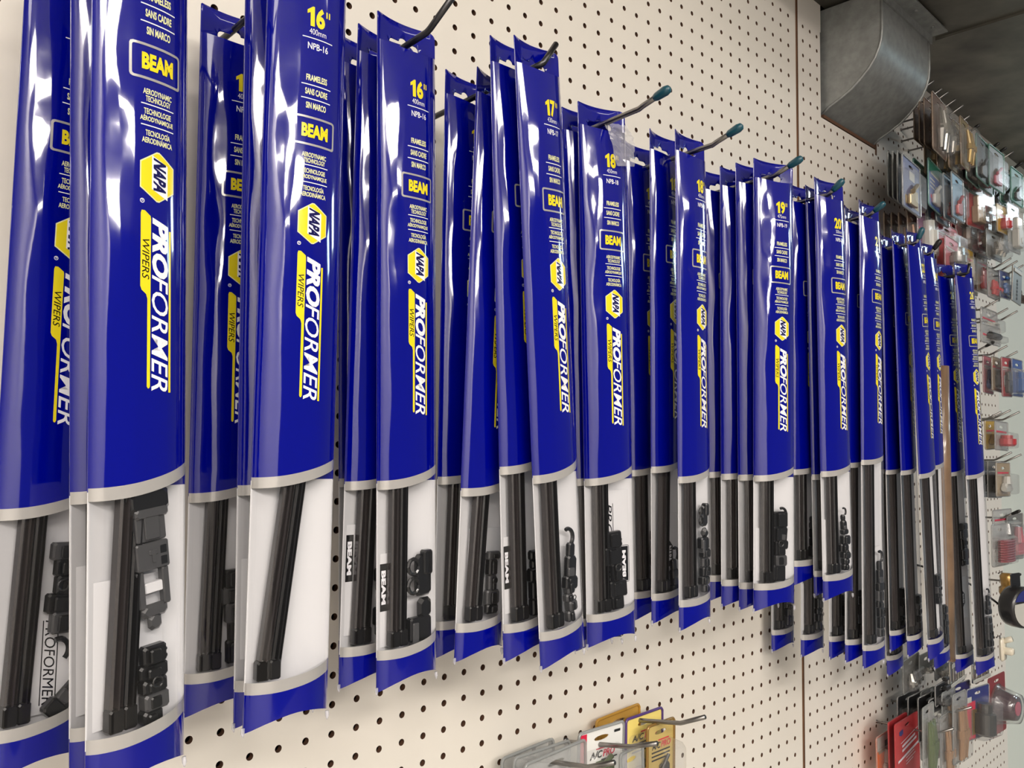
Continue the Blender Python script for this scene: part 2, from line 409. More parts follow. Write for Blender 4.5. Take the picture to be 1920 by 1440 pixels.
def adapter(kind, cx, z0, s, par, rng, tilt=0.0):
    b = MB(); m0, m1 = 0, 1
    def bx(x0, x1, za, zb, y0=-.30, y1=-.06, m=0, ch=.04): b.box(cx + x0 * s, cx + x1 * s, y0, y1, z0 + za * s, z0 + zb * s, m, ch, rot=(cx, z0, tilt))
    if kind == 'cap':
        bx(-.48, .50, 2.45, 3.05, -.34, -.04, 0, .12); bx(-.38, .40, 2.40, 2.62, -.37, -.05, 1, .05)
        bx(-.36, .34, 1.90, 2.45, -.30, -.08, 1, .03); bx(-.18, .16, 1.95, 2.50, -.35, -.30, 1, .02)
        bx(-.40, .36, 1.30, 1.88, -.32, -.08, 1, .03); bx(-.06, .02, 1.45, 1.65, -.345, -.32, 1, .01)
        bx(-.12, .08, 1.62, 1.72, -.345, -.32, 1, .04); bx(.14, .30, 1.36, 1.55, -.325, -.30, 0, .01); bx(.14, .30, 1.60, 1.78, -.325, -.30, 0, .01)
        bx(-.40, -.24, .50, 1.30, -.28, -.08, 1, .03); bx(.18, .34, .50, 1.30, -.28, -.08, 1, .03)
        bx(-.22, .20, .80, 1.02, -.24, -.10, 2, .02); bx(-.36, .28, .28, .56, -.28, -.08, 1, .08); bx(-.20, .12, 0, .35, -.26, -.1, 1, .12)
    elif kind == 'block':
        z = 0
        for i in range(5):
            w = rng.uniform(.24, .42); o_ = rng.uniform(-.1, .1); h = rng.uniform(.35, .75)
            bx(o_ - w, o_ + w, z, z + h, -rng.uniform(.26, .36), -.05, rng.choice((0, 0, 1)), .05)
            if rng.random() < .6: bx(o_ + w - .03, o_ + w + .08, z + .06, z + .17, -.2, -.08, 0, .02); bx(o_ + w - .03, o_ + w + .08, z + .24, z + .33, -.2, -.08, 0, .02)
            bx(o_ - w * .6, o_ + w * .3, z + .06, z + h - .08, -.39, -.3, 0, .03)
            z += h * .93
        a = [(cx + (-.05 + .13 * math.cos(k)) * s, -.40, z0 + (z * .55 + .13 * math.sin(k)) * s) for k in [i * math.pi / 6 for i in range(13)]]
        b.tube(a, .03 * s, 6, 0)
    elif kind == 'claw':
        bx(-.12, .42, 1.15, 2.25, -.26, -.06, 0, .12); bx(.10, .40, 1.7, 2.35, -.33, -.06, 0, .05)
        for zc in (1.45, 1.95):
            a = [(cx + (-.22 + .17 * math.cos(k)) * s, -.24, z0 + (zc + .2 * math.sin(k)) * s) for k in [i * math.pi / 6 for i in range(13)]]
            b.tube(a, .055 * s, 6, 0)
        bx(-.05, .40, .55, 1.1, -.30, -.06, 0, .14); bx(-.36, .34, .0, .62, -.34, -.06, 0, .05); bx(-.30, -.1, -.15, .5, -.37, -.1, 1, .03)
        bx(.15, .36, -.1, .3, -.30, -.06, 0, .05)
    elif kind == 'hook':
        bx(-.26, .22, 0, .9, -.30, -.06, 0, .06); bx(-.20, .12, .85, 1.35, -.28, -.08, 0, .05); bx(-.3, .05, .2, .5, -.36, -.25, 1, .03)
        a = [(cx + (.0 + .26 * math.cos(k)) * s, -.18, z0 + (1.55 + .30 * math.sin(k)) * s) for k in [(-.9 + i * .32) for i in range(10)]]
        b.tube(a, .075 * s, 6, 0)
        for i in range(4): bx(.18, .28, .1 + i * .2, .2 + i * .2, -.2, -.1, 0, .02)
        bx(-.34, .30, -.25, .2, -.32, -.06, 0, .05)
    return b.build('adapter', [PLAST, PLAST2, CARDW], par)

# (adapters as (kind, u, height above the foot, scale, tilt)), insert card (u0, u1, z0, z1, style), blade lean
CONTENTS = {
    'A3': ([('block', .16, 1.22, .82, .06), ('cap', .24, 3.15, 1.0, .10)], (-1.0, .62, 1.3, 4.3, 'none'), .05),
    'A2': ([('block', .1, 1.3, .8, 0)], (-.98, -.3, 1.4, 4.6, 'none'), .0),
    'A1': ([('block', .32, 3.2, .95, -.05), ('hook', .35, 1.4, .9, -.8)], (-.1, .95, 1.3, 4.0, 'pro'), .04),
    'B3': ([], None, .12), 'B2': ([], (-.98, -.4, 1.7, 4.3, 'none'), .0), 'B1': ([('block', .25, 1.35, 1.0, .03)], None, .03),
    'C3': ([('claw', .22, 1.3, 1.15, .0)], (-1.04, -.45, 1.25, 4.0, 'lab'), .015), 'C2': ([('block', .3, 1.4, .9, 0)], (-1.04, -.4, 1.5, 4.8, 'lab'), .03),
    'D4': ([('hook', .24, 2.6, .95, -.12), ('block', .22, 1.3, .55, .08)], None, .0), 'D3': ([('block', .25, 1.3, .9, 0)], (-1.04, -.5, 1.5, 4.0, 'lab'), .0),
    'D2': ([('block', .2, 1.4, .75, 0)], (-.6, .9, 1.4, 4.2, 'pro'), .05), 'D1': ([('block', .3, 1.4, .8, 0)], (-.4, .9, 1.4, 5.2, 'pro'), .03),
    'E2': ([('block', .05, 1.30, .95, .06)], (-.45, 1.02, 1.35, 5.7, 'both'), .0),
    'F3': ([('block', .38, 1.35, .72, .0), ('claw', .30, 3.1, .8, .0)], None, .0), 'F2': ([('hook', .3, 1.3, .9, .1)], (-.1, .98, 1.4, 4.4, 'hex'), .03),
    'G4': ([('block', .02, 1.3, .95, .0), ('hook', .22, 2.9, .85, -.1)], (-1.04, .95, 1.3, 3.6, 'none'), .0),
    'H3': ([('block', .22, 1.35, .7, -.03), ('hook', .25, 3.2, .6, .1)], (-1.0, .2, 1.3, 3.8, 'none'), .0),
    'I4': ([('block', .42, 1.5, .9, .0), ('hook', .40, 4.2, 1.0, .05)], (.2, .98, 6.3, 10.6, 'none'), .0),
    'J3': ([('block', .45, 3.0, .8, 0)], None, 0), 'L2': ([('block', .4, 1.3, .9, 0), ('hook', .42, 4.0, .8, 0)], None, 0), 'L1': ([('block', .3, 7.0, 1.2, 0)], (.0, .98, 3.4, 6.2, 'hex'), 0),
}
SIZE_W = {15: 'fifteen', 16: 'sixteen', 17: 'seventeen', 18: 'eighteen', 19: 'nineteen', 20: 'twenty', 21: 'longer', 22: 'longer', 24: 'longest', 26: 'longest'}
LBL = {
    'A3': 'blue sleeve with big clear foot window, front of the leftmost hook, large black adapter showing',
    'A2': 'narrow edge of a blue sleeve squeezed between the two wide ones at the far left',
    'A1': 'blue sleeve at the left picture edge, behind the others on the leftmost hook',
    'B3': 'blue sleeve marked 16 with only a slanted blade in its window, second hook front',
    'B2': 'thin visible edge of the blue sleeve behind the slanted-blade 16 inch sleeve',
    'B1': 'blue sleeve half hidden behind the second hook front sleeve, black adapters in its window',
    'C3': 'blue sleeve marked 16, front of the third hook, small black tag showing',
    'C2': 'blue sleeve directly behind the third hook front one, its own BEAM tag showing',
    'C1': 'rearmost blue sleeve of the third hook, only a dark strip of it showing',
    'D4': 'blue sleeve marked 17 leaning to the right, front of the fourth hook',
    'D3': 'blue sleeve right behind the leaning one marked 17',
    'D2': 'blue sleeve leaning left, third from the front on the fourth hook',
    'D1': 'rearmost blue sleeve on the fourth hook, lowest hang tab of the group',
    'E2': 'blue sleeve marked 18 with crinkled clear tape on its hang tab',
    'E1': 'blue sleeve behind the taped one marked 18, bright glare along its left face',
    'E0': 'rearmost blue sleeve behind the taped 18 inch one, just its tab and edge showing',
    'F3': 'blue sleeve marked 18 at the front of the sixth hook, teal hook tip right above',
    'F2': 'blue sleeve behind the sixth hook front one, dark hexagon on the card in its window',
    'F1': 'shaded blue sleeve marked 18 directly right of the taped sleeve',
    'G4': 'blue sleeve marked 19 turned towards the left, front of its row of four',
    'G3': 'blue sleeve just behind the one marked 19',
    'G2': 'blue sleeve second behind the one marked 19',
    'G1': 'rearmost blue sleeve of the hook whose front sleeve is marked 19',
    'H3': 'front blue sleeve marked 20 with a tall black adapter in a white window',
    'H2': 'thin dark edge of a blue sleeve tucked right behind the front one marked 20',
    'H1': 'shaded blue sleeve marked 20 between the 19 inch sleeve and the front 20 inch one',
    'I4': 'longer blue sleeve right of the front 20 inch sleeve, white card in its long window',
    'I3': 'longer blue sleeve whose foot shows just left of the front long sleeve of its hook',
    'I2': 'longer blue sleeve whose foot hangs below the front 20 inch sleeve',
    'I1': 'longer blue sleeve whose foot hangs below the shaded 20 inch sleeve',
    'I0': 'longer blue sleeve closest to the pegboard, foot showing under the 19 inch sleeve',
    'J3': 'long blue sleeve leaning right, front of its hook, left of the brown dowel',
    'J2': 'long blue sleeve just behind the right-leaning long one',
    'J1': 'long blue sleeve with the highest foot in the right-leaning long group',
    'J0': 'dark low-hanging foot of a long blue sleeve closest to the pegboard in the right-leaning group',
    'K2': 'long blue sleeve half hidden between the right-leaning long one and the brown dowel',
    'L2': 'rightmost longest blue sleeve',
    'L1': 'longest blue sleeve just behind the rightmost one, right of the brown dowel',
}
GRP = {'A': 'sleeves on the first hook', 'B': 'sleeves on the second hook', 'C': 'sleeves on the third hook', 'D': 'sleeves on the fourth hook', 'E': 'sleeves on the fifth hook', 'F': 'sleeves on the sixth hook', 'G': 'sleeves on the seventh hook', 'H': 'sleeves on the eighth hook', 'I': 'long sleeves on the ninth hook', 'J': 'long sleeves on the tenth hook', 'K': 'long sleeves on the eleventh hook', 'L': 'longest sleeves on the last hook'}

def back_panel(H, par):
    hw = PW / 2
    out = [(-hw, H - 0.03), (-hw + .03, H)]
    out += [(hw - .22 + .22 * math.sin(a), H - .02 - .22 + .22 * math.cos(a)) for a in [i * math.pi / 12 for i in range(7)]]
    out += [(hw, H - z_bot(hw, H))]
    out += [(u, H - z_bot(u, H)) for u in np.linspace(hw, -hw, 13)[1:]]
    hz = H - .74
    hole = []
    for k in range(9): a = math.pi / 2 + math.pi * k / 8; hole.append((-.42 + .15 * math.cos(a), hz + .15 * math.sin(a)))
    for k in range(9): a = -math.pi / 2 + math.pi * k / 8; hole.append((.42 + .15 * math.cos(a), hz + .15 * math.sin(a)))
    for k in range(7): a = math.pi * k / 6; hole.append((.16 * math.cos(a), hz + .15 + .13 * math.sin(a)))
    bm = bmesh.new(); ed = []
    for loop in (out, hole):
        vs = [bm.verts.new((a, b_, 0)) for a, b_ in loop]
        for i in range(len(vs)):
            ed.append(bm.edges.new((vs[i], vs[(i + 1) % len(vs)])))
    bmesh.ops.triangle_fill(bm, use_beauty=True, use_dissolve=False, edges=ed)
    for u_ in US[1:-1]:
        if abs(u_) < hw - .01: bmesh.ops.bisect_plane(bm, geom=bm.verts[:] + bm.edges[:] + bm.faces[:], dist=1e-5, plane_co=(u_, 0, 0), plane_no=(1, 0, 0))
    for z_ in (H - 14.35, 1.0, H - 1.6, H - .25, H - .5, H - 1.0, H - 1.25): bmesh.ops.bisect_plane(bm, geom=bm.verts[:] + bm.edges[:] + bm.faces[:], dist=1e-5, plane_co=(0, z_, 0), plane_no=(0, 0, 1) if False else (0, 1, 0))
    bm.verts.index_update()
    v = []; f = []; mi = []
    for q in bm.verts:
        t = T_(q.co.x); v.append((q.co.x * IN, BB * (1 - t * t) * IN, q.co.y * IN))
    for q in bm.faces:
        c_ = q.calc_center_median(); ids = [w.index for w in q.verts]
        if q.normal.z < 0: ids = ids[::-1]
        f.append(tuple(ids)); mi.append(1 if 1.0 < c_.y < H - 14.35 else 0)
    bm.free()
    o = make('back_panel', v, f, [BLUE, CARDW], mi, par, True)
    s = o.modifiers.new('thickness', 'SOLIDIFY'); s.thickness = .022 * IN; s.offset = -1
    return o

def pack(key, X, d, zb, H, lean, turn, num):
    rng = random.Random(key); ph = rng.uniform(0, 6.28); amp = rng.uniform(.75, 1.25)
    psi, ln = math.radians(turn), math.radians(lean)
    rot = Matrix.Rotation(-psi, 4, 'Z') @ Matrix.Rotation(ln, 4, 'Y')
    loc = W(X, d, zb) + rot @ Vector((PW / 2 * IN, 0, 0))
    e = empty('wiper_blade_sleeve', loc, LBL[key], 'wiper blade package', GRP[key[0]], rot)
    nc = len(US)
    hf = lambda u, z: hfun(np.asarray(u, float), np.asarray(z, float), ph, amp)
    # ---- printed sleeve: rows of points
    rows = [z_top(US)] + [np.full(nc, r) for r in ROWS] + [z_band(US)]
    Z = np.array(rows); U = np.tile(US, (len(rows), 1)); Hh = hf(U, Z)
    v = [(u, -h, H - z) for u, h, z in zip(U.ravel(), Hh.ravel(), Z.ravel())]
    uz = list(zip(U.ravel(), Z.ravel()))
    f = grid_idx(len(rows), nc); mi = [0] * len(f)
    def strip(zs, m):
        k0 = len(v)
        for zz in zs:
            hh = hf(US, zz)
            v.extend((u, -h, H - z) for u, h, z in zip(US, hh, zz)); uz.extend(zip(US, zz))
        g = grid_idx(len(zs), nc, k0); f.extend(g); mi.extend([m] * len(g))
    strip([z_band(US), z_band(US) + .13, z_band(US) + .27], 3)
    def flap(zz, dz):   # folded end flaps
        k0 = len(v); hh = hf(US, zz); bb = BB * (1 - T_(US) ** 2)
        for q in (0, .5, 1):
            for u, h, z, w in zip(US, hh, zz, bb):
                v.append((u, -(h * (1 - q) - w * q * .9), H - z - dz * (1 - T_(u) ** 2) * math.sin(q * math.pi / 2) * .8)); uz.append(None)
        g = grid_idx(3, nc, k0)
        if dz < 0: pass
        else: g = [q[::-1] for q in g]
        f.extend(g); mi.extend([0] * len(g))
    flap(z_top(US), .45)
    # ---- lettering laid on the same grid
    LV, LF, LM = label_art(num)
    GH = hf(np.tile(US, (len(ROWS), 1)), np.tile(ROWS[:, None], (1, nc)))
    iu = np.clip(np.searchsorted(US, LV[:, 0] + 1e-6) - 1, 0, nc - 2); iz = np.clip(np.searchsorted(ROWS, LV[:, 1] + 1e-6) - 1, 0, len(ROWS) - 2)
    fu = (LV[:, 0] - US[iu]) / (US[iu + 1] - US[iu]); fz = (LV[:, 1] - ROWS[iz]) / (ROWS[iz + 1] - ROWS[iz])
    hh = (GH[iz, iu] * (1 - fu) + GH[iz, iu + 1] * fu) * (1 - fz) + (GH[iz + 1, iu] * (1 - fu) + GH[iz + 1, iu + 1] * fu) * fz
    k0 = len(v)
    v.extend((u, -(h + .004 * l + .003), H - z) for u, z, l, h in zip(LV[:, 0], LV[:, 1], LV[:, 2], hh)); uz.extend((u, z) for u, z in LV[:, :2])
    f.extend(tuple(i + k0 for i in q) for q in LF); mi.extend(LM)
    # ---- smooth normals from the sleeve's own curve
    PM = [BLUE, YEL, WHT, SIL, NAV, BLK, PALE]
    def finish(name):
        ua = np.array([q[0] if q else 0 for q in uz]); za = np.array([q[1] if q else 0 for q in uz]); ok = np.array([q is not None for q in uz])
        EP = .02
        du = (hf(ua + EP, za) - hf(ua - EP, za)) / (2 * EP); dz = (hf(ua, za + EP) - hf(ua, za - EP)) / (2 * EP)
        edge = np.abs(ua) > PW / 2 - .02
        du = np.where(edge, np.sign(-ua) * 2.2, du)
        N = np.stack([-du, -np.ones_like(du), dz], 1); N /= np.linalg.norm(N, axis=1)[:, None]
        N[~ok] = (0, 0, 0)
        make(name, [(a_ * IN, b2 * IN, c_ * IN) for a_, b2, c_ in v], f, PM, mi, e, True, N)
    finish('printed_sleeve')
    v.clear(); uz.clear(); f.clear(); mi.clear()
    strip([z_low(US, H), z_low(US, H) + .15, z_low(US, H) + .29], 3)
    a, b_ = z_low(US, H) + .29, z_bot(US, H)
    strip([a + (b_ - a) * k / 5 for k in range(6)], 0)
    flap(z_bot(US, H), -.35)
    finish('printed_foot')
    # ---- clear window
    wr = max(8, int((H - 15.7) / .45)); za0, za1 = z_band(US) + .27, z_low(US, H)
    Z = np.array([za0 + (za1 - za0) * k / wr for k in range(wr + 1)]); U = np.tile(US, (wr + 1, 1)); Hh = hf(U, Z)
    v = [(u * IN, -h * IN, (H - z) * IN) for u, h, z in zip(U.ravel(), Hh.ravel(), Z.ravel())]
    f = grid_idx(wr + 1, nc); b = MB()
    make('clear_window', v, f, [FILM], None, e, True)
    for sx in (-1, 1):
        b = MB(); b.tube([(sx * PW / 2, 0, .14), (sx * (PW / 2 + .01), -.01, .02), (sx * (PW / 2 + .0), -.02, -.08)], [.05, .055, .015], 6)
        b.build('clear_corner_tip', clear('clear_tip', (.95, .95, 1), .35, .05), e, True)
    back_panel(H, e)
    # ---- blades
    ad, card, bl = CONTENTS.get(key, ([('block', .28, 1.35, .85, 0)], None if rng.random() < .5 else (-1.02, -.45, 1.4, 4.0, 'none'), 0.0))
    z0, z1 = 1.32, H - 2.5
    for k, (cx, w, m) in enumerate(((-.64, .30, SPOIL), (-.33, .27, RUBBER))):
        b = MB()
        pf = [(-.5, -.02), (-.46, -.20), (-.30, -.24), (-.22, -.16), (-.10, -.17), (-.04, -.30), (.10, -.30), (.16, -.18), (.30, -.19), (.38, -.26), (.5, -.22), (.5, -.02)]
        n = len(pf); sh = bl * 5.5
        zz = (z0 + (.12 if k else 0), z0 + 5.5, z1)
        vv = []
        for z in zz:
            f_ = (z - z0) / 5.5 if z < z0 + 5.6 else 1.0
            vv += [(cx + x * w + sh * (f_ - (.5 if abs(bl) > .1 else .0)) + (.2 if abs(bl) > .1 else 0), y, z) for x, y in pf]
        b.add(vv, [(i + r * n, (i + 1) % n + r * n, (i + 1) % n + (r + 1) * n, i + (r + 1) * n) for r in range(2) for i in range(n)] + [tuple(range(n - 1, -1, -1))])
        b.box(cx - w * .55 + (-.5 * sh + .2 if abs(bl) > .1 else 0), cx + w * .55 + (-.5 * sh + .2 if abs(bl) > .1 else 0), -.31, -.02, z0 - .06, z0 + .42, 1, .04)
        b.build('wiper_blade', [m, RUBBER], e)
    for (kind, cx, zz, s_, tl) in ad: adapter(kind, cx + .08, zz, s_, e, rng, tl)
    if card:
        u0, u1, za, zb_, style = card
        y = .06
        b = MB(); b.box(u0, u1, y, y + .02, za, zb_)
        A = Flat()
        if style in ('lab', 'dn'):
            A.rect(u0 + .06, u0 + .34, za + .3, za + 1.7, 5, 1); A.text('BEAM', u0 + .12, u0 + .28, za + .5, za + 1.5, 2, .05, down=True)
        if style in ('pro', 'both'):
            uu = u0 + (.3 if style == 'pro' else .35)
            A.text('PROFORMER', uu, uu + .26, za + .5, zb_ - .2, 5, 0.0, .25, down=True); A.rect(uu + .30, uu + .325, za + .5, zb_ - .2, 5); A.rect(uu - .06, uu - .035, za + .5, zb_ - .2, 5)
        if style == 'both':
            uu = u1 - .52
            A.rect(uu, uu + .40, zb_ - 2.2, zb_ - .9, 5, 1); A.frame(uu - .05, uu + .45, zb_ - 2.25, zb_ - .85, .02, 5, 1)
            v_, f_ = text2d('BEAM', .05, 0); A.add([(uu + .12 + (1 - b2) * .17, zb_ - 1.05 - a2 * 1.0) for a2, b2 in v_], f_, 2, 2)
        if style == 'hex':
            c = (u0 + u1) / 2 - .1; cz = zb_ - 1.3
            A.poly([(c - .26, cz - .3), (c, cz - .55), (c + .26, cz - .3), (c + .26, cz + .3), (c, cz + .55), (c - .26, cz + .3)], 5, 1); A.text('NAPA', c - .14, c + .14, cz - .33, cz + .33, 2, .04, down=True)
        k0 = len(b.v); zs = za + zb_
        # artwork zt runs downward: flip inside the card
        b.add([(u, y - .004 * l, zs - z) for (u, z), l in zip(A.v, A.e)], A.f)
        for i, m_ in enumerate(A.m): b.m[6 + i] = m_
        b.build('insert_card', [CARDW, YEL, WHT, SIL, NAV, BLK], e)
    if key == 'E2':   # crinkled clear tape on the hang tab
        v = []; r2 = random.Random(5)
        for i in range(15):
            for j in range(9):
                u = -.05 + 1.22 * j / 8 + .25 * max(0, i - 6) / 8 * (1 - j / 8); z = H - .72 - 1.75 * i / 14 + .15 * j / 8
                n_ = .16 + .42 * min(1, i / 5) - .10 * (j / 8) + r2.uniform(-.05, .05)
                v.append((u * IN, -n_ * IN, z * IN))
        make('clear_tape', v, grid_idx(15, 9), [clear('crinkled_tape', (.88, .88, .92), .30, .10)], None, e, False)
    return e

# measured placements, in inches from the pegboard origin
PACKS = [  # key, left edge X, distance from wall, bottom Z, length, lean deg, turn deg, size  (inches)
    ('A3', -7.28, 7.00, 2.79, 20.50, -2.05, -12.1, 15),
    ('A2', -7.12, 5.57, 2.64, 20.50, -2.49, -11.8, 15),
    ('A1', -8.20, 2.92, 2.13, 20.50, 0.52, -9.3, 15),
    ('B3', -3.23, 5.65, 2.85, 20.50, 0.16, 5.1, 16),
    ('B2', -2.85, 4.43, 2.59, 20.50, -0.93, 2.8, 16),
    ('B1', -2.97, 1.71, 2.24, 20.50, -0.56, 5.3, 16),
    ('C3', 1.57, 4.50, 2.64, 20.45, -1.40, -0.2, 16),
    ('C2', 0.93, 3.49, 2.65, 20.39, 0.39, -1.6, 16),
    ('C1', 1.65, 2.41, 2.77, 20.30, -1.64, 0.9, 16),
    ('D4', 6.78, 6.20, 2.68, 20.54, -4.56, -2.9, 17),
    ('D3', 6.04, 5.25, 2.88, 20.59, -2.81, -1.5, 17),
    ('D2', 4.64, 4.42, 2.96, 19.80, 1.92, -4.0, 17),
    ('D1', 5.06, 2.90, 2.72, 20.34, 0.22, -1.5, 17),
    ('E2', 10.80, 4.75, 2.47, 20.46, -1.64, 13.8, 18),
    ('E1', 10.92, 4.05, 2.19, 20.70, -2.22, 12.7, 18),
    ('E0', 11.40, 3.20, 1.95, 21.05, -2.69, 11.7, 18),
    ('F3', 15.47, 5.60, 2.53, 20.40, -0.75, -1.4, 18),
    ('F2', 15.40, 4.31, 2.61, 20.68, -0.51, -2.7, 18),
    ('F1', 15.82, 3.01, 2.45, 20.65, -1.70, -0.2, 18),
    ('G4', 20.38, 6.10, 2.71, 20.18, 0.48, 21.0, 19),
    ('G3', 20.61, 5.27, 2.62, 20.26, -0.18, 18.9, 19),
    ('G2', 20.52, 4.43, 2.65, 20.24, 0.07, 16.4, 19),
    ('G1', 20.72, 3.50, 2.71, 20.22, -0.45, 18.9, 19),
    ('H3', 25.61, 6.80, 2.61, 20.38, -0.90, 11.0, 20),
    ('H2', 26.03, 6.15, 2.69, 20.12, -1.04, 7.8, 20),
    ('H1', 25.40, 5.30, 3.14, 19.89, 0.18, 10.3, 20),
    ('I4', 31.80, 6.00, -1.80, 25.25, 0.77, 4.2, 21),
    ('I3', 31.57, 5.16, -1.61, 24.88, 1.48, 4.6, 21),
    ('I2', 31.69, 4.23, -1.62, 24.72, 1.12, 2.1, 21),
    ('I1', 31.73, 2.59, -1.82, 24.90, 0.95, 4.6, 21),
    ('I0', 31.84, 0.76, -1.88, 25.00, 0.64, 3.6, 21),
    ('J3', 39.21, 6.70, -2.53, 25.15, -5.20, -1.4, 22),
    ('J2', 38.54, 5.78, -2.38, 25.15, -3.27, -2.7, 22),
    ('J1', 38.09, 4.95, -2.15, 24.91, -0.91, -0.2, 22),
    ('J0', 39.66, 4.15, -4.01, 26.78, -3.04, -1.2, 22),
    ('K2', 43.02, 5.70, -3.90, 26.87, -1.78, 0.3, 24),
    ('L2', 48.61, 6.40, -5.18, 27.47, -3.40, 10.0, 26),
    ('L1', 48.50, 5.16, -5.24, 27.67, -3.11, 9.5, 26),
]
RODS = [  # wall X, wall Z, pack distance, pack Z, tip distance, tip Z
    ('A', -6.89, 22.22, 7.00, 22.57, 9.20, 23.57),
    ('B', -2.06, 22.28, 5.65, 22.63, 7.85, 23.63),
    ('C', 2.21, 22.02, 4.50, 22.37, 6.74, 23.16),
    ('D', 6.32, 22.15, 6.20, 22.50, 6.22, 23.55),
    ('E', 11.32, 21.86, 4.75, 22.21, 7.94, 22.72),
    ('F', 16.33, 21.86, 5.60, 22.21, 7.94, 22.70),
    ('G', 21.59, 21.82, 6.10, 22.17, 7.87, 22.69),
    ('H', 26.40, 21.92, 6.80, 22.27, 7.62, 22.81),
    ('I', 33.25, 22.38, 6.00, 22.73, 6.89, 23.24),
    ('J', 38.12, 21.55, 6.70, 21.90, 7.20, 22.66),
    ('K', 43.33, 21.90, 5.70, 22.25, 6.43, 22.98),
    ('L', 48.13, 21.22, 6.40, 21.57, 6.70, 22.24),
]
